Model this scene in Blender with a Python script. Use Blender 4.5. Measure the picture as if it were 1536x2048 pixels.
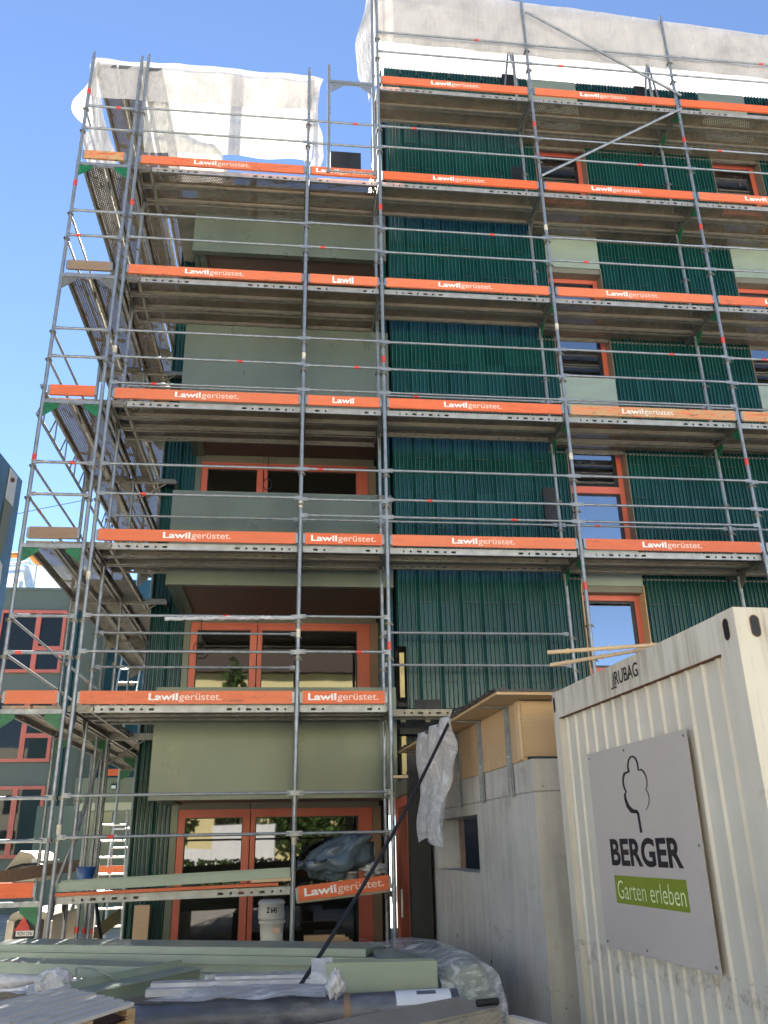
import bpy, bmesh, math, random
from mathutils import Vector, Matrix, noise
R = math.radians
random.seed(7)
for o in list(bpy.data.objects): bpy.data.objects.remove(o)
S = bpy.context.scene
COL = S.collection

# ------------------------------------------------------------------ camera
CAM = (2.4655, -10.137, 0.2786); YAW, PITCH, ROLL, FPX = -.11464, .37686, -.01897, 1684.26
def basis():
    cy, sy, cp, sp, cr, sr = math.cos(YAW), math.sin(YAW), math.cos(PITCH), math.sin(PITCH), math.cos(ROLL), math.sin(ROLL)
    f = Vector((-sy*cp, cy*cp, sp)); r = Vector((cy, sy, 0)); u = r.cross(f)
    return f, r*cr+u*sr, u*cr-r*sr
F_, R_, U_ = basis()
cam = bpy.data.cameras.new('camera'); co = bpy.data.objects.new('camera', cam); COL.objects.link(co)
M = Matrix((R_, U_, -F_)).transposed().to_4x4(); M.translation = CAM; co.matrix_world = M
cam.sensor_fit = 'VERTICAL'; cam.sensor_height = 36; cam.lens = FPX/2048*36; cam.clip_end = 2000; cam.clip_start = .05
S.camera = co
def ray(px, py): return (F_*FPX + R_*(px-768) - U_*(py-1024)).normalized()
O_ = Vector(CAM)
def aY(px, py, y): d = ray(px, py); return O_ + d*((y-O_.y)/d.y)
def aZ(px, py, z): d = ray(px, py); return O_ + d*((z-O_.z)/d.z)
def aX(px, py, x): d = ray(px, py); return O_ + d*((x-O_.x)/d.x)

# ------------------------------------------------------------------ world, sun, exposure
SUN_EL, SUN_AZ = 39.4, -10.4            # degrees; azimuth from +Y towards +X
w = bpy.data.worlds.new('World'); S.world = w; w.use_nodes = True
nt = w.node_tree; nt.nodes.clear()
sky = nt.nodes.new('ShaderNodeTexSky'); sky.sky_type = 'NISHITA'; sky.sun_disc = False
sky.sun_elevation = R(SUN_EL); sky.sun_rotation = R(SUN_AZ); sky.air_density = 1.0; sky.dust_density = 0.0; sky.ozone_density = 2.0; sky.altitude = 4500
bg = nt.nodes.new('ShaderNodeBackground'); bg.inputs[1].default_value = .05
ow = nt.nodes.new('ShaderNodeOutputWorld'); nt.links.new(sky.outputs[0], bg.inputs[0]); nt.links.new(bg.outputs[0], ow.inputs[0])
sl = bpy.data.lights.new('sun', 'SUN'); sl.energy = 5.0; sl.angle = R(.5); sl.color = (1, .95, .87)
so = bpy.data.objects.new('sun', sl); COL.objects.link(so)
sd = Vector((math.sin(R(SUN_AZ))*math.cos(R(SUN_EL)), math.cos(R(SUN_AZ))*math.cos(R(SUN_EL)), math.sin(R(SUN_EL))))
so.rotation_euler = sd.to_track_quat('Z', 'Y').to_euler(); so.location = sd*60
S.view_settings.view_transform = 'Standard'; S.view_settings.look = 'None'; S.view_settings.gamma = 1; S.view_settings.use_curve_mapping = False
S.view_settings.exposure = 2.75
S.render.engine = 'CYCLES'; S.cycles.transparent_max_bounces = 24; S.cycles.max_bounces = 8

# ------------------------------------------------------------------ node helpers
class NT:
    def __init__(s, name):
        s.m = bpy.data.materials.new(name); s.m.use_nodes = True; s.t = s.m.node_tree; s.t.nodes.clear()
        s.out = s.n('ShaderNodeOutputMaterial')
    def n(s, k, **kw):
        q = s.t.nodes.new(k)
        for a, b in kw.items(): setattr(q, a, b)
        return q
    def put(s, sock, v):
        if isinstance(v, bpy.types.NodeSocket): s.t.links.new(v, sock)
        else:
            try: sock.default_value = v
            except Exception: sock.default_value = tuple(v)+(1,)
    def op(s, o, a, b=0.0, c=None):
        q = s.n('ShaderNodeMath', operation=o); s.put(q.inputs[0], a); s.put(q.inputs[1], b)
        if c is not None: s.put(q.inputs[2], c)
        return q.outputs[0]
    def coord(s, k='Object', scale=None):
        c = s.n('ShaderNodeTexCoord').outputs[k]
        if scale:
            m = s.n('ShaderNodeMapping'); s.put(m.inputs[0], c); m.inputs['Scale'].default_value = scale; c = m.outputs[0]
        return c
    def xyz(s, c):
        q = s.n('ShaderNodeSeparateXYZ'); s.put(q.inputs[0], c); return q.outputs
    def noise(s, c, sc, det=4, rough=.55, dist=0):
        q = s.n('ShaderNodeTexNoise'); s.put(q.inputs['Vector'], c); q.inputs['Scale'].default_value = sc
        q.inputs['Detail'].default_value = det; q.inputs['Roughness'].default_value = rough; q.inputs['Distortion'].default_value = dist
        return q.outputs['Fac']
    def ridged(s, c, sc, det=4):
        f = s.noise(c, sc, det, .6, .6); return s.op('SUBTRACT', 1.0, s.op('MULTIPLY', s.op('ABSOLUTE', s.op('SUBTRACT', f, .5)), 4.0))
    def rnd(s): return s.n('ShaderNodeObjectInfo').outputs['Random']
    def shifted(s, k=(1, 1, 1)):
        c = s.coord('Object', k); q = s.n('ShaderNodeVectorMath', operation='ADD'); s.put(q.inputs[0], c); v = s.n('ShaderNodeCombineXYZ')
        for i in range(3): s.put(v.inputs[i], s.op('MULTIPLY', s.rnd(), 37.0+11*i))
        s.put(q.inputs[1], v.outputs[0]); return q.outputs[0]
    def ramp(s, f, stops):
        q = s.n('ShaderNodeValToRGB'); s.put(q.inputs[0], f); e = q.color_ramp.elements
        while len(e) < len(stops): e.new(.5)
        for i, (p, c) in enumerate(stops):
            e[i].position = p; e[i].color = tuple(c)+(1,) if len(c) == 3 else c
        return q.outputs[0]
    def mix(s, f, a, b, mode='MIX'):
        q = s.n('ShaderNodeMix', data_type='RGBA', blend_type=mode); s.put(q.inputs[0], f); s.put(q.inputs[6], a); s.put(q.inputs[7], b)
        return q.outputs[2]
    def bump(s, h, st=.3, d=.01):
        q = s.n('ShaderNodeBump'); s.put(q.inputs['Height'], h); q.inputs['Strength'].default_value = st; q.inputs['Distance'].default_value = d
        return q.outputs[0]
    def bsdf(s, col, rough=.6, metal=0, nor=None, **kw):
        q = s.n('ShaderNodeBsdfPrincipled'); s.put(q.inputs['Base Color'], col); s.put(q.inputs['Roughness'], rough); s.put(q.inputs['Metallic'], metal)
        if nor is not None: s.put(q.inputs['Normal'], nor)
        for k, v in kw.items(): s.put(q.inputs[k.replace('_', ' ')], v)
        return q.outputs[0]
    def mixs(s, f, a, b):
        q = s.n('ShaderNodeMixShader'); s.put(q.inputs[0], f); s.put(q.inputs[1], a); s.put(q.inputs[2], b); return q.outputs[0]
    def done(s, sh): s.put(s.out.inputs[0], sh); return s.m

def simple(name, col, rough=.6, metal=0, var=.25, sc=6, bump=0, dirt=None, stretch=(1, 1, 1), **kw):
    t = NT(name); c = t.coord('Object', stretch); f = t.noise(c, sc)
    lo = [x*(1-var) for x in col]; hi = [min(1, x*(1+var)) for x in col]
    colr = t.ramp(f, [(.3, lo), (.7, hi)])
    if dirt:
        g = t.ramp(t.noise(c, sc*.45, 6, .7), [(.5, (0, 0, 0)), (.72, (1, 1, 1))])
        colr = t.mix(t.op('MULTIPLY', g, dirt[1]), colr, dirt[0])
    nor = t.bump(t.noise(c, sc*6, 5), bump, .004) if bump else None
    rr = t.ramp(t.noise(c, sc*2.3), [(.3, [rough*.8]*3), (.7, [min(1, rough*1.2)]*3)])
    return t.done(t.bsdf(colr, rr, metal, nor, **kw))

MT = {}
def galv(name, base, dark):
    t = NT(name); c = t.coord('Object')
    f = t.noise(c, 9, 6, .7); v = t.n('ShaderNodeTexVoronoi'); t.put(v.inputs['Vector'], c); v.inputs['Scale'].default_value = 60
    col = t.mix(t.op('MULTIPLY', v.outputs['Distance'], .5), t.ramp(f, [(.3, dark), (.65, base)]), [x*.8 for x in base])
    sp = t.ramp(t.noise(c, 28, 4, .6), [(.66, (0, 0, 0)), (.7, (1, 1, 1))])
    col = t.mix(t.op('MULTIPLY', sp, .6), col, (.62, .60, .55))
    return t.done(t.bsdf(col, t.ramp(f, [(.3, (.55,)*3), (.7, (.36,)*3)]), .55, t.bump(f, .15, .004)))
MT['steel'] = galv('galvanised_steel', (.35, .375, .40), (.19, .205, .22))
MT['steel_old'] = galv('weathered_steel', (.26, .25, .22), (.12, .115, .10))
MT['green_paint'] = simple('green_scaffold_paint', (.008, .13, .05), .45, 0, .35, 14)
MT['red_tape'] = simple('red_tape', (.62, .06, .045), .4, 0, .2, 20)
MT['white_tape'] = simple('pale_tape', (.62, .55, .45), .5, 0, .2, 20)
MT['black'] = simple('black_membrane', (.008, .009, .011), .55, 0, .4, 4)
MT['blackplastic'] = simple('black_rubber', (.016, .017, .02), .42, 0, .3, 9)
def orange(name, c0, worn):
    t = NT(name); c = t.shifted((1, 8, 9)); g = t.noise(c, 3.2, 6, .65, .6)
    col = t.ramp(g, [(.25, [x*.74 for x in c0]), (.6, c0), (.8, [min(1, x*1.14) for x in c0])])
    s1 = t.noise(t.shifted(), 3, 7, .75); r_ = t.rnd()
    fade = t.mix(t.op('MULTIPLY', t.op('MULTIPLY', r_, s1), .85), col, (.72, .30, .16)); col = t.mix(t.op('MULTIPLY', t.op('FRACT', t.op('MULTIPLY', r_, 7.3)), .35), fade, (.52, .075, .022))
    scr = t.ramp(t.op('ADD', t.noise(t.shifted((1, 1, 5)), 7, 6, .7, 1.2), t.op('MULTIPLY', t.op('FRACT', t.op('MULTIPLY', r_, 3.7)), .09)), [(.66, (0, 0, 0)), (.71, (1, 1, 1))])
    col = t.mix(t.op('MULTIPLY', scr, .7), col, (.17, .075, .035))
    cem = t.ramp(t.noise(t.shifted(), 16, 5, .7), [(.69, (0, 0, 0)), (.73, (1, 1, 1))]); col = t.mix(t.op('MULTIPLY', cem, .7), col, (.48, .45, .41))
    if worn:
        wm = t.ramp(t.noise(t.coord('Object', (1.5, 1, 6)), 2.2, 7, .7, 1.5), [(.42, (0, 0, 0)), (.5, (1, 1, 1))])
        col = t.mix(wm, col, (.52, .30, .14)); dk = t.ramp(t.noise(t.coord('Object', (1.2, 1, 7)), 3.4, 7, .75, 2), [(.58, (0, 0, 0)), (.62, (1, 1, 1))])
        col = t.mix(dk, col, (.07, .03, .015))
    rg = t.op('ADD', .42, t.op('MULTIPLY', s1, .3))
    return t.done(t.bsdf(col, rg, 0, t.bump(g, .2, .003)))
MT['orange'] = orange('orange_painted_board', (.78, .145, .042), False)
MT['orange_worn'] = orange('worn_orange_board', (.74, .20, .06), True)
def paintwear(name, col, base):
    t = NT(name); f = t.noise(t.shifted((1, 1, 1)), 26, 5, .7); k = t.op('MULTIPLY', t.rnd(), .16)
    m = t.ramp(t.op('ADD', f, k), [(.68, (0, 0, 0)), (.76, (1, 1, 1))])
    return t.done(t.bsdf(t.mix(t.op('MULTIPLY', m, .7), col, base), .55))
MT['lettering'] = paintwear('white_lettering', (.84, .82, .78), (.70, .22, .10)); MT['lettering_pink'] = paintwear('thin_white_lettering', (.84, .60, .50), (.70, .19, .08))
MT['lettering_worn'] = simple('worn_lettering', (.8, .7, .6), .5, 0, .3, 30)
def wood(name, a, b, sc=(1, 9, 9), ringy=1.6):
    t = NT(name); c = t.coord('Object', sc); g = t.noise(c, 1.6, 7, .62, ringy)
    f2 = t.noise(t.coord('Object'), 1.1, 3)
    k = t.n('ShaderNodeTexVoronoi'); t.put(k.inputs['Vector'], t.coord('Object', (1.3, 2.2, 2.2))); k.inputs['Scale'].default_value = 2.4
    kn = t.ramp(k.outputs['Distance'], [(.03, (1, 1, 1)), (.075, (0, 0, 0))])
    col = t.mix(f2, t.ramp(g, [(.3, a), (.62, b)]), t.ramp(g, [(.35, b), (.7, [x*.85 for x in b])]))
    col = t.mix(t.op('MULTIPLY', kn, .7), col, [x*.35 for x in a])
    return t.done(t.bsdf(col, .62, 0, t.bump(g, .25, .003)))
MT['plywood'] = wood('spruce_plywood', (.40, .24, .115), (.60, .41, .22))
MT['oldwood'] = wood('grey_brown_wood', (.16, .10, .065), (.30, .20, .13))
MT['palewood'] = wood('pale_planed_wood', (.52, .34, .18), (.68, .50, .31))
MT['pallet'] = wood('weathered_pallet_wood', (.50, .45, .39), (.74, .69, .62))
MT['darkwood'] = wood('dark_red_brown_wood', (.06, .028, .022), (.11, .055, .04))
MT['soffit'] = wood('brown_soffit_boards', (.10, .072, .058), (.15, .11, .09), (1, 5, 5), .8)
MT['batten'] = simple('yellow_batten', (.68, .55, .24), .6, 0, .15, 4)
# perforated deck sheet (object X along the plank, Y across)
def perforated():
    t = NT('perforated_deck_sheet'); c = t.coord('Object'); x, y, z = t.xyz(c)[:3]
    p = .030
    row = t.op('FLOOR', t.op('DIVIDE', y, p)); odd = t.op('MODULO', t.op('ABSOLUTE', row), 2.0)
    u = t.op('SUBTRACT', t.op('FRACT', t.op('ADD', t.op('DIVIDE', x, p*1.25), t.op('MULTIPLY', odd, .5))), .5)
    v = t.op('SUBTRACT', t.op('FRACT', t.op('DIVIDE', y, p)), .5)
    d = t.op('SQRT', t.op('ADD', t.op('MULTIPLY', u, t.op('MULTIPLY', u, 1.3)), t.op('MULTIPLY', v, v)))
    hole = t.op('LESS_THAN', d, .225)
    clog = t.op('GREATER_THAN', t.noise(t.coord('Object', (1, 1, 1)), 4.5, 4, .6), .43)
    hole = t.op('MULTIPLY', hole, clog)
    ed = t.op('LESS_THAN', t.op('ABSOLUTE', t.op('SUBTRACT', y, .16)), .118); hole = t.op('MULTIPLY', hole, ed)
    f = t.noise(c, 5, 6, .7)
    col = t.ramp(f, [(.3, (.125, .10, .066)), (.7, (.27, .225, .16))])
    b = t.bsdf(col, .6, .25, t.bump(t.op('MULTIPLY', d, -1), .4, .006))
    tr = t.n('ShaderNodeBsdfTransparent').outputs[0]
    return t.done(t.mixs(hole, b, tr))
MT['perf'] = perforated()
def flange(name, L, base, dark, metal):
    t = NT(name); c = t.coord('Object'); x, y, z = t.xyz(c)[:3]
    pit = .112; q = t.op('DIVIDE', x, pit); cell = t.op('FLOOR', q); odd = t.op('MODULO', cell, 2.0)
    u = t.op('MULTIPLY', t.op('SUBTRACT', t.op('FRACT', q), .5), pit)
    rx = t.op('ADD', .0001, t.op('MULTIPLY', odd, .017))
    ux = t.op('MAXIMUM', t.op('SUBTRACT', t.op('ABSOLUTE', u), rx), 0.0); zz = t.op('ADD', z, .043)
    d = t.op('SQRT', t.op('ADD', t.op('MULTIPLY', ux, ux), t.op('MULTIPLY', zz, zz)))
    h = t.op('LESS_THAN', d, .0145)
    if L > 1.5: g = t.op('ADD', t.op('LESS_THAN', t.op('ABSOLUTE', t.op('SUBTRACT', x, .56)), .38), t.op('LESS_THAN', t.op('ABSOLUTE', t.op('SUBTRACT', x, L-.55)), .38))
    else: g = t.op('ADD', t.op('LESS_THAN', t.op('ABSOLUTE', t.op('SUBTRACT', x, .22)), .115), t.op('LESS_THAN', t.op('ABSOLUTE', t.op('SUBTRACT', x, L-.24)), .115))
    h = t.op('MULTIPLY', h, t.op('MINIMUM', g, 1.0))
    f = t.noise(c, 6, 6, .7)
    col = t.ramp(f, [(.3, dark), (.7, base)])
    return t.done(t.mixs(h, t.bsdf(col, .5, metal), t.n('ShaderNodeBsdfTransparent').outputs[0]))
for L, k in ((2.57, 'l'), (1.1, 's')):
    MT['flange_'+k] = flange('slotted_channel_'+k, L, (.46, .48, .49), (.26, .27, .27), .45)
    MT['flange_old_'+k] = flange('slotted_channel_old_'+k, L, (.36, .325, .245), (.19, .165, .12), .25)
# glazed green ribbed tiles
def glaze(name, c0, c1, coat=.12):
    t = NT(name); c = t.coord('Object'); f = t.noise(t.coord('Object', (3.3, 1, 1.8)), 1.3, 3)
    f2 = t.noise(c, 22, 3); xx, yy, zz = t.xyz(c)[:3]; cv = t.n('ShaderNodeCombineXYZ'); t.put(cv.inputs[0], t.op('FLOOR', t.op('DIVIDE', xx, .3))); t.put(cv.inputs[2], t.op('FLOOR', t.op('DIVIDE', t.op('SUBTRACT', zz, 1.5), .55))); wn_ = t.n('ShaderNodeTexWhiteNoise'); t.put(wn_.inputs['Vector'], cv.outputs[0])
    f = t.op('ADD', t.op('MULTIPLY', f, .5), t.op('MULTIPLY', wn_.outputs['Value'], .5))
    col = t.mix(t.op('MULTIPLY', f2, .5), t.ramp(f, [(.3, c0), (.7, c1)]), c0)
    return t.done(t.bsdf(col, .24, 0, None, Coat_Weight=coat, Coat_Roughness=.15))
MT['tile'] = glaze('green_glazed_tile', (.003, .039, .036), (.005, .058, .054))
MT['tile_far'] = glaze('blue_green_glazed_tile', (.010, .060, .075), (.020, .095, .12))
MT['crest'] = glaze('tile_ridge_painted_highlight', (.042, .135, .125), (.06, .165, .15))  # sky highlight along the tile ridges, painted in as a paler green
MT['clip'] = simple('tile_clip_shadow_gap', (.012, .03, .022), .6)
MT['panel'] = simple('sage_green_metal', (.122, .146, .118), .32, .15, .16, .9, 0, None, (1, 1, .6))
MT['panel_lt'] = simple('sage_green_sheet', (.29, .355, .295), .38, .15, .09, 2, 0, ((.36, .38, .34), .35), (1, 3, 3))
MT['frame'] = simple('coral_window_frame', (.60, .135, .085), .42, 0, .07, 3)
MT['frame_dark'] = simple('dark_window_gasket', (.012, .012, .014), .4)
MT['reveal'] = simple('beige_metal_reveal', (.21, .19, .15), .4, .3, .08, 2)
MT['lintel'] = simple('grey_lintel_panel', (.17, .16, .125), .5, 0, .1, 2)
MT['concrete_slab'] = simple('grey_render', (.24, .24, .21), .8, 0, .15, 3)
def glass(name, ior, tint):
    t = NT(name); c = t.coord('Object'); nb = t.bump(t.noise(c, 1.1, 2), .05, .02)
    d = t.bsdf(tint, .02, 0, nb, IOR=ior)
    return t.done(d)
MT['glass'] = glass('window_glass_coated', 5.0, (.006, .008, .012))
MT['glass_low'] = glass('window_glass', 1.8, (.010, .009, .007))
MT['glass_dark'] = glass('dark_window_glass', 1.35, (.016, .020, .018))
def concrete():
    t = NT('cast_concrete'); c = t.coord('Object')
    f = t.noise(c, 1.6, 7, .62); st = t.noise(t.coord('Object', (6, 6, .5)), 1.7, 5, .6)
    col = t.ramp(t.op('ADD', t.op('MULTIPLY', f, .55), t.op('MULTIPLY', st, .45)), [(.34, (.37, .35, .31)), (.5, (.49, .465, .41)), (.68, (.60, .57, .505))])
    pv = t.n('ShaderNodeTexVoronoi'); t.put(pv.inputs['Vector'], c); pv.inputs['Scale'].default_value = 11
    po = t.op('MULTIPLY', t.ramp(pv.outputs['Distance'], [(.05, (1, 1, 1)), (.075, (0, 0, 0))]), t.op('GREATER_THAN', t.noise(c, 5, 2), .52))
    col = t.mix(po, col, (.07, .07, .07))
    zz = t.xyz(c)[2]; sm = t.op('LESS_THAN', t.op('ABSOLUTE', t.op('SUBTRACT', zz, t.op('ADD', 2.02, t.op('MULTIPLY', t.noise(c, 9, 3), .03)))), .007); col = t.mix(t.op('MULTIPLY', sm, .55), col, (.12, .11, .10))
    yy = t.xyz(c)[1]; sv = t.op('LESS_THAN', t.op('ABSOLUTE', t.op('ADD', yy, .72)), .004); col = t.mix(t.op('MULTIPLY', sv, .5), col, (.14, .13, .12))
    st2 = t.ramp(t.noise(t.coord('Object', (1, 1, 1.6)), 2.6, 6, .7, .8), [(.58, (0, 0, 0)), (.66, (1, 1, 1))])
    col = t.mix(t.op('MULTIPLY', st2, .5), col, (.33, .27, .20))
    return t.done(t.bsdf(col, .85, 0, t.bump(t.op('SUBTRACT', t.noise(c, 9, 6, .6), po), .35, .01)))
MT['concrete'] = concrete()
def cream():
    t = NT('cream_container_paint'); c = t.coord('Object'); x, y, z = t.xyz(c)[:3]
    f = t.noise(c, 2, 5)
    col = t.ramp(f, [(.3, (.61, .565, .46)), (.7, (.69, .64, .53))])
    st = t.ramp(t.noise(t.coord('Object', (14, 14, .9)), 1.1, 6, .7), [(.44, (0, 0, 0)), (.66, (1, 1, 1))])
    up = t.op('MULTIPLY', t.ramp(t.noise(c, 1.3, 3), [(.35, (0, 0, 0)), (.65, (1, 1, 1))]), st)
    top = t.op('SMOOTH_MIN', t.op('MAXIMUM', t.op('MULTIPLY', t.op('SUBTRACT', z, 2.25), 4.5), .12), 1.0, .1)
    col = t.mix(t.op('MULTIPLY', t.op('MULTIPLY', up, top), .85), col, (.20, .16, .09))
    ch = t.ramp(t.noise(c, 26, 5, .75), [(.70, (0, 0, 0)), (.72, (1, 1, 1))])
    col = t.mix(t.op('MULTIPLY', ch, .8), col, (.09, .055, .03))
    us = t.op('MULTIPLY', t.op('LESS_THAN', t.op('ABSOLUTE', t.op('SUBTRACT', z, .91)), .07), t.ramp(t.noise(c, 13, 6, .75), [(.5, (0, 0, 0)), (.66, (1, 1, 1))])); col = t.mix(t.op('MULTIPLY', us, .6), col, (.16, .10, .06))
    ru = t.ramp(t.noise(t.coord('Object', (9, 9, .6)), 2.3, 5, .7), [(.66, (0, 0, 0)), (.74, (1, 1, 1))]); col = t.mix(t.op('MULTIPLY', t.op('MULTIPLY', ru, t.noise(c, 3, 3)), .6), col, (.30, .15, .06))
    sm = t.ramp(t.noise(t.coord('Object', (1, 1, 2)), 3, 6, .7, .6), [(.6, (0, 0, 0)), (.75, (1, 1, 1))])
    col = t.mix(t.op('MULTIPLY', sm, .35), col, (.26, .23, .17))
    return t.done(t.bsdf(col, .5, 0, t.bump(t.noise(c, 5, 3), .06, .01)))
MT['cream'] = cream()
MT['rust'] = simple('rust', (.16, .06, .025), .85, 0, .4, 20)
MT['sign'] = simple('taupe_sign_board', (.53, .47, .42), .45, 0, .04, 1.2)
MT['ink'] = simple('black_ink', (.012, .010, .014), .5)
MT['lime'] = simple('lime_green_print', (.215, .27, .018), .5, 0, .04, 2)
MT['limetext'] = simple('pale_lime_print', (.72, .80, .42), .5)
def net(name, dif, alpha, trl=.6, weave=True):
    t = NT(name); c = t.coord('Object'); f = t.noise(t.coord('Object', (1, 1, .35)), 2.4, 5, .6)
    fold = t.op('ADD', t.noise(t.coord('Object', (1.2, 1.2, .5)), 5, 5, .6, .5), t.op('MULTIPLY', t.ridged(t.coord('Object', (1, 1, .6)), 2.6, 4), .6))
    x, y, z = t.xyz(c)[:3]; gx = t.op('LESS_THAN', t.op('FRACT', t.op('DIVIDE', x, .085)), .35); gz = t.op('LESS_THAN', t.op('FRACT', t.op('DIVIDE', z, .055)), .4)
    f = t.op('ADD', t.op('MULTIPLY', f, .62), t.op('ADD', t.op('MULTIPLY', t.op('MULTIPLY', gx, gz), -.09), t.op('MULTIPLY', t.ridged(t.coord('Object', (1, 1, .55)), 1.7, 5), .34)))
    nb = t.bump(fold, .8, .05)
    d = t.n('ShaderNodeBsdfDiffuse'); t.put(d.inputs[0], t.ramp(f, [(.3, [x*.72 for x in dif]), (.7, dif)])); t.put(d.inputs['Normal'], nb)
    tl = t.n('ShaderNodeBsdfTranslucent'); t.put(tl.inputs[0], t.ramp(f, [(.3, [x*.5 for x in dif]), (.7, dif)])); t.put(tl.inputs['Normal'], nb)
    sh = t.mixs(trl, d.outputs[0], tl.outputs[0])
    g = t.n('ShaderNodeBsdfGlossy'); g.inputs['Roughness'].default_value = .3; t.put(g.inputs['Normal'], nb); sh = t.mixs(.06, sh, g.outputs[0])
    tr = t.n('ShaderNodeBsdfTransparent').outputs[0]
    return t.done(t.mixs(t.op('MULTIPLY', t.ramp(f, [(.3, (.7,)*3), (.7, (1,)*3)]), alpha), sh, tr))
MT['net'] = net('white_dust_net', (.62, .575, .54), .2, .17)
MT['sheet'] = net('white_plastic_sheet', (.66, .63, .58), .12, .42)
def film(name, col, alpha):
    t = NT(name); c = t.coord('Object'); f = t.op('SUBTRACT', 1.0, t.op('MULTIPLY', t.ridged(t.coord('Object', (1, 2.2, 2.2)), 3.5, 4), .75))
    nb = t.bump(t.op('ADD', f, t.op('MULTIPLY', t.ridged(c, 9, 3), .4)), .6, .025)
    b = t.bsdf(t.ramp(f, [(.3, [x*.75 for x in col]), (.7, col)]), .16, 0, nb)
    tl = t.n('ShaderNodeBsdfTranslucent'); t.put(tl.inputs[0], col)
    b = t.mixs(.3, b, tl.outputs[0])
    return t.done(t.mixs(t.op('MULTIPLY', t.ramp(f, [(.35, (1,)*3), (.65, (.35,)*3)]), alpha), b, t.n('ShaderNodeBsdfTransparent').outputs[0]))
MT['film'] = film('clear_plastic_film', (.92, .93, .95), .62)
MT['film_w'] = film('milky_plastic_film', (.86, .87, .90), .12)
MT['foil'] = film('milky_foil', (.93, .94, .96), .22)
MT['ground'] = simple('compacted_gravel', (.40, .37, .32), .95, 0, .4, 3, .6)
MT['white'] = simple('white_plastic', (.74, .74, .72), .42, 0, .06, 4)
MT['blue'] = simple('blue_plastic', (.012, .075, .26), .38, 0, .15, 5)
MT['bag'] = simple('dark_refuse_sack', (.10, .135, .165), .3, 0, .2, 3, .3)
MT['alu'] = simple('aluminium', (.62, .62, .60), .38, .7, .12, 6)
MT['tube'] = simple('grey_blue_roll', (.085, .095, .125), .42, 0, .35, 4, .3, ((.35, .36, .40), .5), (1, 3, 3))
MT['paper'] = simple('white_label_paper', (.75, .78, .84), .6, 0, .05, 3)
def checker():
    t = NT('checker_plate'); c = t.coord('Object'); x, y, z = t.xyz(c)[:3]
    a = t.op('FLOOR', t.op('DIVIDE', x, .05)); odd = t.op('MODULO', t.op('ABSOLUTE', a), 2.0); sg = t.op('SUBTRACT', t.op('MULTIPLY', odd, 2.0), 1.0)
    q = t.op('FRACT', t.op('DIVIDE', t.op('ADD', t.op('ADD', y, z), t.op('MULTIPLY', sg, x)), .035)); h = t.op('LESS_THAN', t.op('ABSOLUTE', t.op('SUBTRACT', q, .5)), .22)
    f = t.noise(c, 4, 5)
    col = t.ramp(f, [(.3, (.30, .28, .24)), (.7, (.44, .41, .35))])
    return t.done(t.bsdf(t.mix(t.op('MULTIPLY', h, .35), col, (.56, .53, .46)), .48, .45, t.bump(h, .5, .006)))
MT['checker'] = checker()
MT['yellow_wall'] = simple('pale_yellow_render', (.70, .60, .30), .85, 0, .05, .5)
MT['cream_house'] = simple('cream_render', (.68, .62, .50), .85, 0, .05, .5); MT['white_house'] = simple('white_render', (.75, .74, .70), .85, 0, .05, .5)
def stripes():
    t = NT('turquoise_striped_cloth'); c = t.coord('Object'); x, y, z = t.xyz(c)[:3]
    h = t.op('GREATER_THAN', t.op('FRACT', t.op('MULTIPLY', x, 2.2)), .5)
    return t.done(t.bsdf(t.mix(h, (.75, .8, .75), (.05, .42, .40)), .8))
MT['turq'] = stripes()
MT['leaf'] = simple('leaf_green', (.06, .11, .022), .6, 0, .6, 1.5)
MT['bark'] = simple('bark', (.10, .07, .05), .9, 0, .3, 8)
MT['roof'] = simple('dark_roof_tiles', (.06, .045, .035), .9)
MT['beige_machine'] = simple('beige_machine_cover', (.50, .44, .34), .45, 0, .06, 3)
MT['orange_cloth'] = simple('orange_canopy', (.75, .26, .05), .6, 0, .1, 2)
MT['railglass'] = net('pale_glass_balustrade', (.55, .62, .66), .45, .5)
MT['tower'] = simple('blue_green_metal', (.055, .125, .155), .35, .1, .1, 1)
MT['wall_sage'] = simple('sage_wall_panel', (.10, .125, .10), .45, 0, .05, .6)
MT['olive_wall'] = simple('olive_wall_panel', (.19, .19, .125), .55, 0, .06, 1)
MT['cream_wall'] = simple('cream_slab_edge', (.55, .49, .33), .7, 0, .05, 1)

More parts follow.
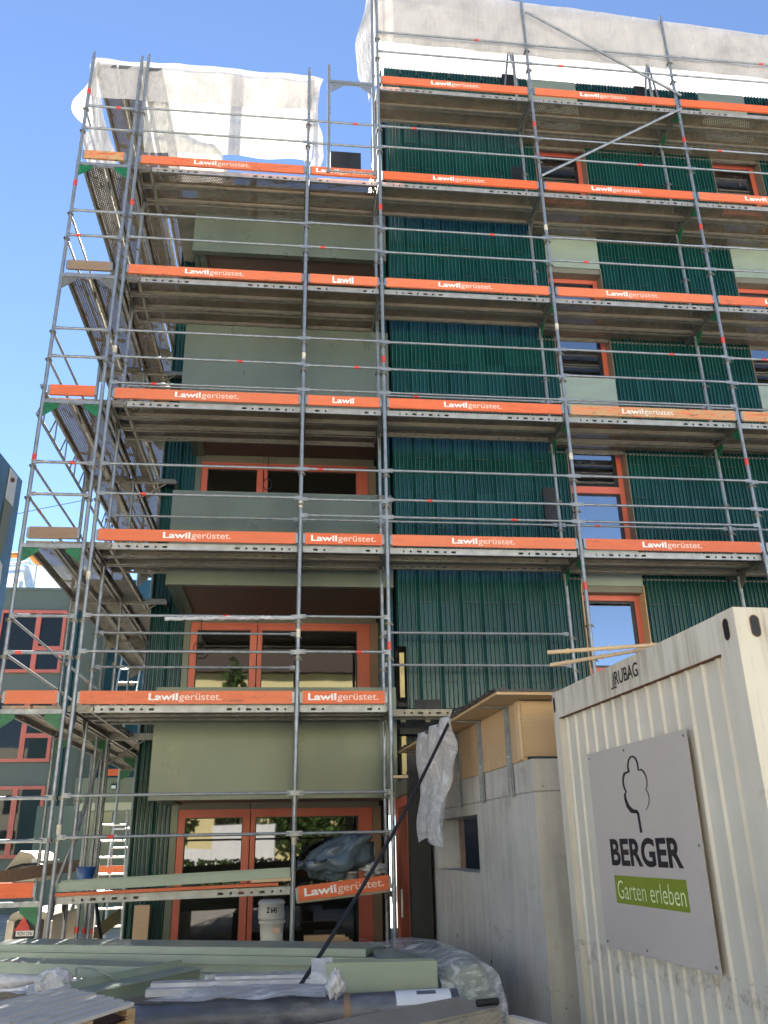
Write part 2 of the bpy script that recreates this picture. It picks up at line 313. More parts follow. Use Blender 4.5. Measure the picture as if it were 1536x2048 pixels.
# ------------------------------------------------------------------ mesh helpers
ORG = {}
class MB:
    def __init__(s): s.v = []; s.f = []; s.mi = []; s.sm = []
    def add(s, vs, fs, mi=0, smooth=False):
        b = len(s.v); s.v += [Vector(p) for p in vs]
        for f in fs: s.f.append([b+i for i in f]); s.mi.append(mi); s.sm.append(smooth)
        return s
    def quad(s, a, b, c, d, mi=0): return s.add([a, b, c, d], [(0, 1, 2, 3)], mi)
    def box(s, x0, x1, y0, y1, z0, z1, mi=0):
        return s.add([(x0, y0, z0), (x1, y0, z0), (x1, y1, z0), (x0, y1, z0), (x0, y0, z1), (x1, y0, z1), (x1, y1, z1), (x0, y1, z1)],
                     [(0, 3, 2, 1), (4, 5, 6, 7), (0, 1, 5, 4), (1, 2, 6, 5), (2, 3, 7, 6), (3, 0, 4, 7)], mi)
    def obox(s, o, a, b, c, mi=0):      # box from corner o with edge vectors a, b, c
        o, a, b, c = map(Vector, (o, a, b, c))
        return s.add([o, o+a, o+a+b, o+b, o+c, o+a+c, o+a+b+c, o+b+c], [(0, 3, 2, 1), (4, 5, 6, 7), (0, 1, 5, 4), (1, 2, 6, 5), (2, 3, 7, 6), (3, 0, 4, 7)], mi)
    def tube(s, p, q, r, seg=10, mi=0, r2=None, cap=True):
        p, q = Vector(p), Vector(q); d = (q-p).normalized(); r2 = r if r2 is None else r2
        a = d.orthogonal().normalized(); b = d.cross(a); vs = []
        for k in range(seg):
            t = 2*math.pi*k/seg; e = a*math.cos(t)+b*math.sin(t); vs += [p+e*r, q+e*r2]
        fs = [(2*k, 2*((k+1) % seg), 2*((k+1) % seg)+1, 2*k+1) for k in range(seg)]
        s.add(vs, fs, mi, True)
        if cap: s.add(vs, [tuple(2*k for k in reversed(range(seg))), tuple(2*k+1 for k in range(seg))], mi)
        return s
    def path(s, pts, r, seg=8, mi=0):
        pts = [Vector(p) for p in pts]; rings = []
        rr = r if isinstance(r, (list, tuple)) else [r]*len(pts)
        up = Vector((0, 0, 1))
        for i, p in enumerate(pts):
            d = (pts[min(i+1, len(pts)-1)]-pts[max(i-1, 0)]).normalized()
            a = d.cross(up); a = a.normalized() if a.length > 1e-3 else d.orthogonal().normalized(); b = d.cross(a)
            rings += [p+(a*math.cos(2*math.pi*k/seg)+b*math.sin(2*math.pi*k/seg))*rr[i] for k in range(seg)]
        fs = [(i*seg+k, i*seg+(k+1) % seg, (i+1)*seg+(k+1) % seg, (i+1)*seg+k) for i in range(len(pts)-1) for k in range(seg)]
        return s.add(rings, fs, mi, True)
    def lathe(s, c, prof, seg=20, mi=0, ax=(0, 0, 1)):
        c = Vector(c); q = Vector((0, 0, 1)).rotation_difference(Vector(ax)); vs = []
        for r, z in prof:
            for k in range(seg): t = 2*math.pi*k/seg; vs.append(c+q@Vector((r*math.cos(t), r*math.sin(t), z)))
        n = len(prof); fs = [(i*seg+k, i*seg+(k+1) % seg, (i+1)*seg+(k+1) % seg, (i+1)*seg+k) for i in range(n-1) for k in range(seg)]
        s.add(vs, fs, mi, True); s.add(vs[:seg], [tuple(reversed(range(seg)))], mi); return s.add(vs[-seg:], [tuple(range(seg))], mi)
    def grid(s, fn, nu, nv, mi=0, smooth=True):
        vs = [fn(i/nu, j/nv) for j in range(nv+1) for i in range(nu+1)]
        return s.add(vs, [(j*(nu+1)+i, j*(nu+1)+i+1, (j+1)*(nu+1)+i+1, (j+1)*(nu+1)+i) for j in range(nv) for i in range(nu)], mi, smooth)
    def mesh(s, name, mats, org=(0, 0, 0)):
        m = bpy.data.meshes.new(name); og = Vector(org)
        m.from_pydata([v-og for v in s.v], [], s.f)
        for x in (mats if isinstance(mats, (list, tuple)) else [mats]): m.materials.append(MT[x] if isinstance(x, str) else x)
        m.polygons.foreach_set('material_index', s.mi); m.polygons.foreach_set('use_smooth', s.sm); m.update()
        return m
    def build(s, name, mats, parent=None):
        if parent is not None: og = ORG[parent]
        else:
            xs = [v.x for v in s.v]; ys = [v.y for v in s.v]; zs = [v.z for v in s.v]
            og = Vector(((min(xs)+max(xs))/2, (min(ys)+max(ys))/2, min(zs)))
        return link(name, s.mesh(name, mats, og), og if parent is None else (0, 0, 0), parent, og)
def link(name, me, loc, parent=None, og=None, rot=None):
    o = bpy.data.objects.new(name, me); COL.objects.link(o); o.location = loc
    if rot: o.rotation_euler = rot
    if parent is not None: o.parent = parent
    ORG[o] = Vector(og) if og is not None else Vector(loc)
    return o
def tag(o, label, cat, group=None, kind=None):
    if label: o['label'] = label
    if cat: o['category'] = cat
    if group: o['group'] = group
    if kind: o['kind'] = kind
    return o
def thing(name, label, cat, loc, group=None, rot=None):
    return tag(link(name, None, loc, None, loc, rot), label, cat, group)

def glyphs(s, off):
    cu = bpy.data.curves.new('txt', 'FONT'); cu.body = s; cu.offset = off; cu.resolution_u = 4
    o = bpy.data.objects.new('txt', cu); COL.objects.link(o)
    bpy.context.view_layer.update(); dg = bpy.context.evaluated_depsgraph_get()
    me = bpy.data.meshes.new_from_object(o.evaluated_get(dg))
    vs = [v.co.copy() for v in me.vertices]; fs = [tuple(p.vertices) for p in me.polygons]
    bpy.data.objects.remove(o); bpy.data.curves.remove(cu); bpy.data.meshes.remove(me)
    return vs, fs
def text_into(mb, s, u0, u1, v0, v1, fn, off=0., mi=0):
    vs, fs = glyphs(s, off)
    x0 = min(v.x for v in vs); x1 = max(v.x for v in vs); y0 = min(v.y for v in vs); y1 = max(v.y for v in vs)
    mb.add([fn(u0+(v.x-x0)/(x1-x0)*(u1-u0), v0+(v.y-y0)/(y1-y0)*(v1-v0)) for v in vs], fs, mi)

# ------------------------------------------------------------------ ground
GZ = -1.4
g = MB()
g.grid(lambda u, v: Vector(((u-.5)*500, (v-.5)*500, GZ)), 4, 4)
tag(g.build('ground', 'ground'), None, None, None, 'structure')

# ------------------------------------------------------------------ main building
YF, YB = 1.04, 2.85          # tiled facade plane, recessed window plane
XC = 3.86                    # side wall of the tall block
bld = thing('apartment_building', 'new apartment block clad in dark green ribbed tiles with coral window frames', 'building', (6, 6, GZ))
PIT = .06
def ribs(mb, x0, x1, z0, z1, y, sgn=-1, phase=0.0, axis='x', cm=2):
    n0 = int(math.floor(x0/PIT)); n1 = int(math.ceil(x1/PIT)); prof = []
    for k in range(n0, n1+1):
        for dx, dy in ((0, .0), (.016, .004), (.0275, .027), (.0335, .027), (.044, .004)):
            x = k*PIT+dx
            if k % 5 == 0 and dx < .013: dy = -.008
            if x0 <= x <= x1: prof.append((x, dy))
    zs = [z0]+[z for z in [i*.55+.1 for i in range(-4, 40)] if z0+.1 < z < z1-.1]+[z1]
    vs = []; fs = []
    for x, d in prof:
        for z in zs:
            vs.append((x, y+sgn*d, z) if axis == 'x' else (y+sgn*d, x, z))
    m = len(zs)
    for i in range(len(prof)-1):
        for j in range(m-1):
            q = (i*m+j, (i+1)*m+j, (i+1)*m+j+1, i*m+j+1)
            fs.append(q if (axis == 'x') else tuple(reversed(q)))
    mb.add(vs, fs, 0)
    n_ = m-1
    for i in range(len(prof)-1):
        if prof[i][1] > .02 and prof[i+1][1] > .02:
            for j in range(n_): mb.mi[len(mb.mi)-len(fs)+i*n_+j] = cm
    return zs
def clips(mb, x0, x1, z0, z1, y):
    for i in range(-2, 40):
        z = i*.55+.1
        if not z0+.15 < z < z1-.15: continue
        k = int(x0/.3)+1
        while k*.3 < x1-.3:
            if random.random() < .8: mb.box(k*.3+.03, k*.3+.15+random.random()*.1, y-.031, y-.022, z-.004, z+.003+random.random()*.003, 1)
            k += 1
W1, W2 = (6.56, 7.47), (9.86, 10.77)
ZT = 13.42
c = MB()
for x0, x1, z0 in ((4.02, W1[0], 1.95), (W1[1], W2[0], 1.95), (W2[1], 15.5, 1.95)):
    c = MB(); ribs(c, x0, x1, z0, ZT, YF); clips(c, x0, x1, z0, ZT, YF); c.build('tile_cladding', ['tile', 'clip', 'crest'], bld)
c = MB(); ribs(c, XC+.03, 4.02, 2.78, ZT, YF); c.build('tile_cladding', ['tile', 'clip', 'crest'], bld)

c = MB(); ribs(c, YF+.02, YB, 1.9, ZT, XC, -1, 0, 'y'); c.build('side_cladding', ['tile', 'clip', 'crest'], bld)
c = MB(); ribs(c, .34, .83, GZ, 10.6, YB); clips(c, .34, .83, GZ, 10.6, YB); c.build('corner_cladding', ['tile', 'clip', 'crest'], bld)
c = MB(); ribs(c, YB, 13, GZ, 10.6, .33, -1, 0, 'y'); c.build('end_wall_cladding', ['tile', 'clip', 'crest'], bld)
c = MB(); c.box(.36, XC+.1, YB+.14, 13, GZ, 10.55); c.box(XC+.04, 15.5, YF+.26, 13, 1.0, ZT-.1); c.box(XC+.04, 15.5, YF+.12, YF+.26, GZ, 1.55)
c.box(4.1, W1[0]-.02, YF+.02, YF+.255, 1.9, ZT-.12); c.box(W1[1]+.02, W2[0]-.02, YF+.02, YF+.255, 1.9, ZT-.12); c.box(W2[1]+.02, 15.5, YF+.02, YF+.255, 1.9, ZT-.12)
c.build('core_wall', 'black', bld)
# black patches where tiles are still missing, and the yellow battens on the open wall
c = MB()
for px, py, w_, h_ in ((1085, 975, .22, .62), (1003, 148, .26, .3), (1268, 172, .2, .3), (1528, 202, .3, .3), (1022, 333, .22, .3)):
    p = aY(px, py, YF-.04); c = MB(); c.box(p.x, p.x+w_, YF-.045, YF-.02, p.z-h_, p.z); c.build('bare_membrane_patch', 'black', bld)
for k in range(3):
    c = MB(); c.box(4.12+k*.75, 4.46+k*.75, YF-.04, YF-.0, 1.94, 2.06); c.build('bare_membrane_patch', 'black', bld)
for q in ((3.9, 4.5, YF+.02, YF+.06, 1.98, 2.03), (3.9, 6.4, YF-.02, YF+.1, 1.62, 1.70), (3.9, 6.4, YF-.01, YF+.1, .72, .80)):
    c = MB(); c.box(*q); c.build('black_rail', 'black', bld)
for x in (3.93, 4.26):
    for z0, z1 in ((2.10, 2.70), (1.78, 1.93), (1.12, 1.60), (.85, 1.05)):
        if x > 4 and z0 > 2: continue
        c = MB(); c.box(x, x+.06, YF+.03, YF+.11, z0, z1); c.build('batten', 'batten', bld)
# sage spandrel panels and windows of the tall block
def win_tall(x0, x1, zb, zt, wood_jamb=False):
    fr = MB(); y = YF+.17; fw = .075
    fr.box(x0, x0+fw, y, y+.07, zb, zt); fr.box(x1-fw, x1, y, y+.07, zb, zt); fr.box(x0+fw, x1-fw, y, y+.07, zt-fw, zt); fr.box(x0+fw, x1-fw, y, y+.07, zb, zb+fw)
    zm = zb+(zt-zb)*.455
    fr.box(x0+fw, x1-fw, y-.004, y+.07, zm-.055, zm+.055)
    f = fr.build('window', 'frame', bld)
    for a, b in ((zb+fw, zm-.055), (zm+.055, zt-fw)):
        s = MB(); q = .035
        s.box(x0+fw, x0+fw+q, y+.02, y+.05, a, b); s.box(x1-fw-q*1.6, x1-fw, y+.02, y+.05, a, b); s.box(x0+fw+q, x1-fw-q*1.6, y+.02, y+.05, b-q, b); s.box(x0+fw+q, x1-fw-q*1.6, y+.02, y+.05, a, a+q)
        s.build('sash', 'frame_dark', f)
        p = MB(); p.box(x0+fw+q, x1-fw-q*1.6, y+.03, y+.04, a+q, b-q); p.build('pane', 'glass', f)
    for q in (x0-.012, x1):
        r = MB(); r.box(q, q+.012, YF-.03, y+.07, zb-.02, zt+.1); r.build('reveal', 'plywood' if wood_jamb else 'reveal', bld)
    l = MB(); l.box(x0, x1, YF+.0, y+.07, zt+.0, zt+.09); l.build('blind_housing', 'lintel', bld)
for (x0, x1) in (W1, W2):
    tops = [3.58+2.76*k for k in range(4)]
    for k, t in enumerate(tops):
        win_tall(x0, x1, t-2.02, t, k == 0)
        z0 = t+.09; z1 = (tops[k+1]-2.02) if k < 3 else ZT-.02
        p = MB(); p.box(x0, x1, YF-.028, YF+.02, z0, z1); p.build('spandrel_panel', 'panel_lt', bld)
# coping of the tall block
c = MB(); c.box(XC+.05, 15.5, YF-.0, YF+.35, ZT-.1, ZT-.03); c.build('roof_edge', 'panel', bld)
# balconies
BX0, BX1 = .77, XC
for k in range(4):
    zb = .86+2.755*k
    b = MB()
    b.box(BX0, BX1, 1.0, 1.08, zb, zb+1.36); b.box(BX0, BX0+.08, 1.08, YB-.02, zb, zb+1.36)
    b.box(BX0-.004, BX1, .996, 1.09, zb-.02, zb+.015)
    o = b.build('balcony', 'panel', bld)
    s = MB(); s.box(BX0+.08, BX1, 1.08, YB, zb+.03, zb+.25); s.build('soffit', 'soffit', o)
    s = MB(); s.box(BX0+.09, BX0+.2, 1.09, YB-.03, zb+.0, zb+.028); s.build('edge_trim', 'panel', o)
# recessed window walls
def win_big(zb, zt, low):
    y = YB
    f = MB(); xl, xr = .93, XC
    f.box(xl, xl+.10, y, y+.09, zb, zt); f.box(3.50, 3.70, y, y+.09, zb, zt)
    f.box(1.84, 1.94, y, y+.09, zb, zt); f.box(1.955, 2.02, y, y+.09, zb, zt)
    f.box(xl+.10, 1.84, y+.002, y+.09, zt-.11, zt); f.box(2.02, 3.50, y+.002, y+.09, zt-.11, zt)
    f.box(xl+.10, 1.84, y+.002, y+.09, zb, zb+.12); f.box(2.02, 3.50, y+.002, y+.09, zb, zb+.12)
    f.box(xl-.0, 3.70, y-.015, y-.001, zt-.03, zt-.0)
    o = f.build('window', 'frame', bld)
    for a, b in ((xl+.10, 1.84), (2.02, 3.50)):
        m = MB(); m.box(a, b, y+.05, y+.055, zb+.12, zt-.11); m.build('pane', 'glass_low', o)
        m = MB()
        for q in (a, b-.012): m.box(q, q+.012, y+.03, y+.049, zb+.12, zt-.11)
        m.box(a, b, y+.031, y+.048, zt-.122, zt-.11)
        m.build('gasket', 'frame_dark', o)
    j = MB(); j.box(.83, .925, y-.02, y+.1, zb, zt+.2); j.build('jamb_panel', 'panel', bld)
    j = MB(); j.box(3.705, XC-.03, y-.01, y+.1, zb, zt+.02); j.build('timber_jamb', 'oldwood', bld)
    for q0, q1 in ((.925, 1.935), (1.945, 3.8)):
        j = MB(); j.box(q0, q1, y-.012, y+.09, zt+.002, zt+.17); j.build('lintel_panel', 'lintel', bld)
for k in range(4):
    zt = .80+2.735*k
    win_big(GZ if k == 0 else zt-2.35, zt, k == 0)
# roof parapet of the lower block and its vent pipe
c = MB(); c.box(.36, XC-.05, 1.5, YB, 10.3, 10.6); c.build('roof_slab', 'concrete_slab', bld)
p0 = aY(443, 232, 4.0)
c = MB(); c.tube((p0.x, 4.0, 10.5), (p0.x, 4.0, p0.z), .1, 14); c.build('vent_pipe', 'white', bld)

# low entrance side wall with the coral glazed door
en = thing('entrance_door', 'tall narrow coral framed glass door at the foot of the black unclad wall', 'door', (XC, .6, GZ))
d = MB(); X = XC-.0
d.box(X, X+.06, .12, .24, GZ, .83); d.box(X, X+.06, 1.22, 1.36, GZ, .83); d.box(X, X+.06, .24, 1.22, .71, .83); d.box(X, X+.06, .24, 1.22, GZ, GZ+.15)
d.build('door_frame', 'frame', en)
d = MB(); d.box(X+.02, X+.03, .24, 1.22, GZ+.15, .71); d.build('pane', 'glass_low', en)
d = MB(); d.box(X-.01, X+.05, .10, 1.38, .835, 1.02); d.build('lintel_panel', 'lintel', en)
d = MB(); d.box(X-.01, X+.22, -.08, .09, GZ, 1.08); d.build('end_post', 'black', en)
d = MB(); d.box(X-.05, X-.028, .55, .58, -.5, -.2); d.build('handle', 'alu', en)

# ------------------------------------------------------------------ scaffold kit
XA, XB0, XB, XCc, XD, XE, XF, XG = -.84, -.10, 0.0, 2.552, 3.666, 6.234, 8.778, 11.34
YI = .73
LV = [2.0*k for k in range(7)]          # toe board tops; deck top = LV-.15
LNAME = ['lowest', 'second', 'third', 'fourth', 'fifth', 'sixth', 'topmost']
BAY = {'AB': 'narrow end bay at the left corner', 'BC': 'long bay before the balconies', 'CD': 'short bay beside the balconies',
       'DE': 'bay before the first green wall', 'EF': 'bay before the second green wall', 'FG': 'bay at the right picture edge'}
BX = {'AB': (XA, XB0), 'BC': (XB, XCc), 'CD': (XCc, XD), 'DE': (XD, XE), 'EF': (XE, XF), 'FG': (XF, XG)}
MC = {}
def cached(key, fn):
    if key not in MC: MC[key] = fn()
    return MC[key]
def plank_meshes(L, old):
    k = 'l' if L > 1.5 else 's'; fl = ('flange_old_' if old else 'flange_')+k
    def deck():
        m = MB(); m.quad((0, .004, 0), (L, .004, 0), (L, .316, 0), (0, .316, 0)); m.mi[-1] = 0
        for x in (0, L-.02): m.box(x, x+.02, .006, .314, -.07, -.002, 1)
        return m.mesh('plank_deck', ['perf', 'steel_old'])
    def chan(y, nm, mat):
        def f():
            m = MB(); s = 1 if y < .1 else -1
            m.quad((.01, y, -.075), (L-.01, y, -.075), (L-.01, y, .004), (.01, y, .004))
            m.box(.01, L-.01, min(y+s*.001, y+s*.035), max(y+s*.001, y+s*.035), -.080, -.074, 1)
            m.quad((.01, y+s*.034, -.074), (L-.01, y+s*.034, -.074), (L-.01, y+s*.034, -.055), (.01, y+s*.034, -.055), 1)
            return m.mesh(nm, [mat, 'steel_old'])
        return cached((L, y, mat), f)
    return cached((L, 'deck'), deck), chan(0, 'side_channel', fl), chan(.32, 'side_channel', 'flange_old_'+k)
def plank(x, y, z, L, label, group, old=False, rot=None):
    t = thing('scaffold_plank', label, 'scaffold plank', (x, y, z), group, rot)
    a, b, c_ = plank_meshes(L, old)
    for m, nm in ((a, 'deck_sheet'), (b, 'side_channel'), (c_, 'side_channel')): link(nm, m, (0, 0, 0), t)
    return t
def board_mesh(L, mat, H=.15):
    def f():
        m = MB(); e = .012
        m.box(.03, L-.03, -.016, .016, 0, H)
        for x in (.005, L-.035): m.box(x, x+.03, -.019, .019, .012, H-.012, 1)
        return m.mesh('toe_board', [mat, 'steel'])
    return cached((L, mat, H, 'tb'), f)
def toe(x, y, z, L, label, mat='orange', txt=None, tx0=None, tx1=None, rot=None, worn=False, group='orange toe boards', cat='toe board'):
    o = tag(link('toe_board', board_mesh(L, mat), (x, y, z), None, (x, y, z), rot), label, cat, group)
    if txt:
        m = MB(); W_ = tx1-tx0; v0, v1 = .032, .122; yy = -.0175
        fn = lambda u, v: Vector((u, yy, v))
        if txt == 'full':
            text_into(m, 'Lawil', tx0, tx0+W_*.40, v0+.008, v1, fn, .030, 0)
            text_into(m, 'gerüstet.', tx0+W_*.415, tx1, v0-.014, v1-.004, fn, .008, 1)
        else: text_into(m, 'Lawil', tx0, tx1, v0+.006 if txt == 'half' else v0-.02, v1, fn, .030, 0)
        link('lettering', m.mesh('lettering', ['lettering_worn', 'lettering_worn'] if worn else ['lettering', 'lettering_pink']), (0, 0, 0), o)
    return o
def rail_mesh(L, r, tape):
    def f():
        m = MB(); m.tube((.05, 0, 0), (L-.05, 0, 0), r, 10)
        for x in (0.0, L-.09): m.box(x, x+.09, -.006, .006, -.026, .026)
        if tape is not None: m.tube((L*tape-.035, 0, 0), (L*tape+.035, 0, 0), r+.0025, 10, 1)
        return m.mesh('guard_rail', ['steel', 'red_tape'])
    return cached((L, r, tape, 'rail'), f)
NR = [0]
def rail(x, y, z, L, label, group='guard rails', rot=None, r=.0172, dz=0.):
    NR[0] += 1; tape = [None, .22, None, None, .66, None][NR[0] % 6]
    rr = rot or (0, -math.atan2(dz, L), 0)
    return tag(link('guard_rail', rail_mesh(round(L, 3), r, tape), (x, y, z), None, None, rr), label, 'guard rail', group)

BR = .0245
def gusset(m, p, dx, dy, s=.19, mi=0):
    p = Vector(p); h = Vector((dx, dy, 0)); n = h.cross(Vector((0, 0, 1)))*.004
    a, b, c_ = p, p+h*s, p+Vector((0, 0, -s)); m.add([a+n, b+n, b+n-Vector((0, 0, .05)), c_+n, a-n, b-n, b-n-Vector((0, 0, .05)), c_-n], [(0, 1, 2, 3), (7, 6, 5, 4), (0, 4, 5, 1), (1, 5, 6, 2), (2, 6, 7, 3), (3, 7, 4, 0)], mi)
def coupler():
    def f():
        m = MB(); m.box(-.035, .035, -.03, .03, -.045, -.012); m.tube((.015, -.035, -.02), (.05, -.035, -.06), .008, 6); m.tube((-.03, -.03, -.028), (-.03, .05, -.028), .014, 6)
        return m.mesh('coupler', 'steel_old')
    return cached('coupler', f)
def frame(p_out, p_in, z0, z1, levels, label, green=(), bands=(), gr_in=True):
    t = thing('scaffold_upright', label, 'scaffold frame', (p_out[0], p_out[1], z0), 'stacked scaffold frames')
    dx, dy = p_in[0]-p_out[0], p_in[1]-p_out[1]; L = math.hypot(dx, dy); dx /= L; dy /= L
    for i, (p, nm) in enumerate(((p_out, 'outer_post'), (p_in, 'inner_post'))):
        m = MB(); zz = z1 if i == 0 else z1-.02
        m.tube((p[0], p[1], z0), (p[0], p[1], zz-.1), BR, 12); m.tube((p[0], p[1], zz-.1), (p[0], p[1], zz), BR*.78, 12)
        for lv in levels: m.tube((p[0], p[1], lv-.30), (p[0], p[1], lv-.14), BR+.003, 12)
        o = m.build(nm, 'steel', t)
        if i == 0:
            for bz, col in bands:
                m = MB(); m.tube((p[0], p[1], bz-.05), (p[0], p[1], bz+.05), BR+.0035, 12); m.build('marking_band', col, o)
        for lv in levels:
            for dz in (.42, .86):
                link('coupler', coupler(), Vector((p[0], p[1], lv+dz))-ORG[t], t)
    for lv in levels:
        z = lv-.26; m = MB()
        m.obox((p_out[0]-dy*.022, p_out[1]+dx*.022, z), (dx*L, dy*L, 0), (dy*.044, -dx*.044, 0), (0, 0, .05)); m.build('crossbar', 'steel_old' if gr_in else 'steel', t)
        k = int(round(lv/2))
        for pp, sg_ in ((p_out, 1), (p_in, -1)):
            m = MB(); gusset(m, (pp[0]+sg_*dx*.02, pp[1]+sg_*dy*.02, z), sg_*dx, sg_*dy); m.build('corner_plate', 'green_paint' if k in green else 'steel_old', t)
    return t
B_ = lambda *z: [(q, c_) for q, c_ in z]
frame((XA, 0), (XB0, 0), -1.35, 12.05, LV[:6], 'scaffold end frame with outer post at the far left corner', (0, 1, 2, 3, 5), B_((1.15, 'red_tape'), (4.95, 'red_tape'), (9.4, 'red_tape'), (11.2, 'red_tape')), False)
frame((XB, 0), (XB, YI), -1.35, 12.08, LV[:6], 'scaffold frame at left end of the long balcony bay', (), B_((9.1, 'red_tape'), (6.6, 'white_tape'), (3.4, 'white_tape'), (.5, 'white_tape')))
frame((XCc, 0), (XCc, YI), -1.35, 12.06, LV[:6], 'scaffold frame between long and short balcony bays', (), B_((6.62, 'white_tape'), (2.7, 'white_tape'), (.35, 'white_tape'), (4.4, 'white_tape')))
frame((XD, 0), (XD, YI), -1.35, 15.2, LV, 'tall scaffold frame where the balconies meet the green wall', (), B_((2.55, 'red_tape'), (6.62, 'red_tape'), (9.3, 'red_tape')))
frame((XE, 0), (XE, YI), -1.35, 14.1, LV[1:], 'scaffold frame before the first window column', (2, 3, 4), B_((3.35, 'red_tape'), (5.2, 'white_tape'), (7.3, 'white_tape'), (9.1, 'white_tape'), (11.2, 'red_tape')))
frame((XF, 0), (XF, YI), -1.35, 14.0, LV[1:], 'scaffold frame between second green wall and right window column', (3, 4, 5, 6), B_((5.2, 'red_tape'), (7.2, 'red_tape'), (9.3, 'red_tape'), (11.1, 'red_tape')))
frame((XG, 0), (XG, YI), -1.35, 14.0, LV[1:], 'scaffold frame beyond the right picture edge', ())
# short loose frame standing on the sixth level
t = thing('scaffold_upright', 'short grey frame standing on the sixth level beside the open sky', 'scaffold frame', (3.2, -.02, 9.9), 'stacked scaffold frames')
m = MB(); m.tube((2.87, -.03, 9.88), (2.87, -.03, 12.12), BR, 12); m.build('post', 'steel', t)
m = MB(); m.tube((3.585, -.03, 9.88), (3.585, -.03, 14.6), BR, 12); m.build('post', 'steel', t)
m = MB(); m.obox((2.87, -.05, 11.74), (.71, 0, 0), (0, .05, 0), (0, 0, .05)); m.build('crossbar', 'steel', t); m = MB(); m.tube((2.87, -.03, 9.92), (3.585, -.03, 9.92), .016, 8); m.build('crossbar', 'steel', t)
for q, sg_ in ((2.9, 1), (3.555, -1)):
    m = MB(); gusset(m, (q, -.03, 11.74), sg_, 0); m.build('corner_plate', 'steel', t)

# decks, toe boards, rails of the front
ROWS = ((.05, 'outer'), (.385, 'middle'), (.74, 'inner'))
TXT = {('BC', 1): (297, 443), ('BC', 2): (326, 462), ('BC', 3): (350, 478), ('BC', 4): (370, 488), ('BC', 5): (388, 500),
       ('CD', 0): (610, 760), ('CD', 1): (616, 757), ('CD', 2): (622, 752), ('CD', 3): (665, 708), ('CD', 4): (665, 707), ('CD', 5): (632, 745),
       ('DE', 2): (904, 1030), ('DE', 3): (888, 1003), ('DE', 4): (877, 985), ('DE', 5): (866, 971), ('DE', 6): (862, 960),
       ('EF', 2): (1285, 1404), ('EF', 3): (1244, 1350), ('EF', 4): (1213, 1318), ('EF', 5): (1183, 1283), ('EF', 6): (1160, 1255),
       ('FG', 4): (1530, 1640), ('FG', 5): (1490, 1595)}
def ontop(bay, lv):
    n = LNAME[lv]
    return f'{BAY[bay]}, {n} level'
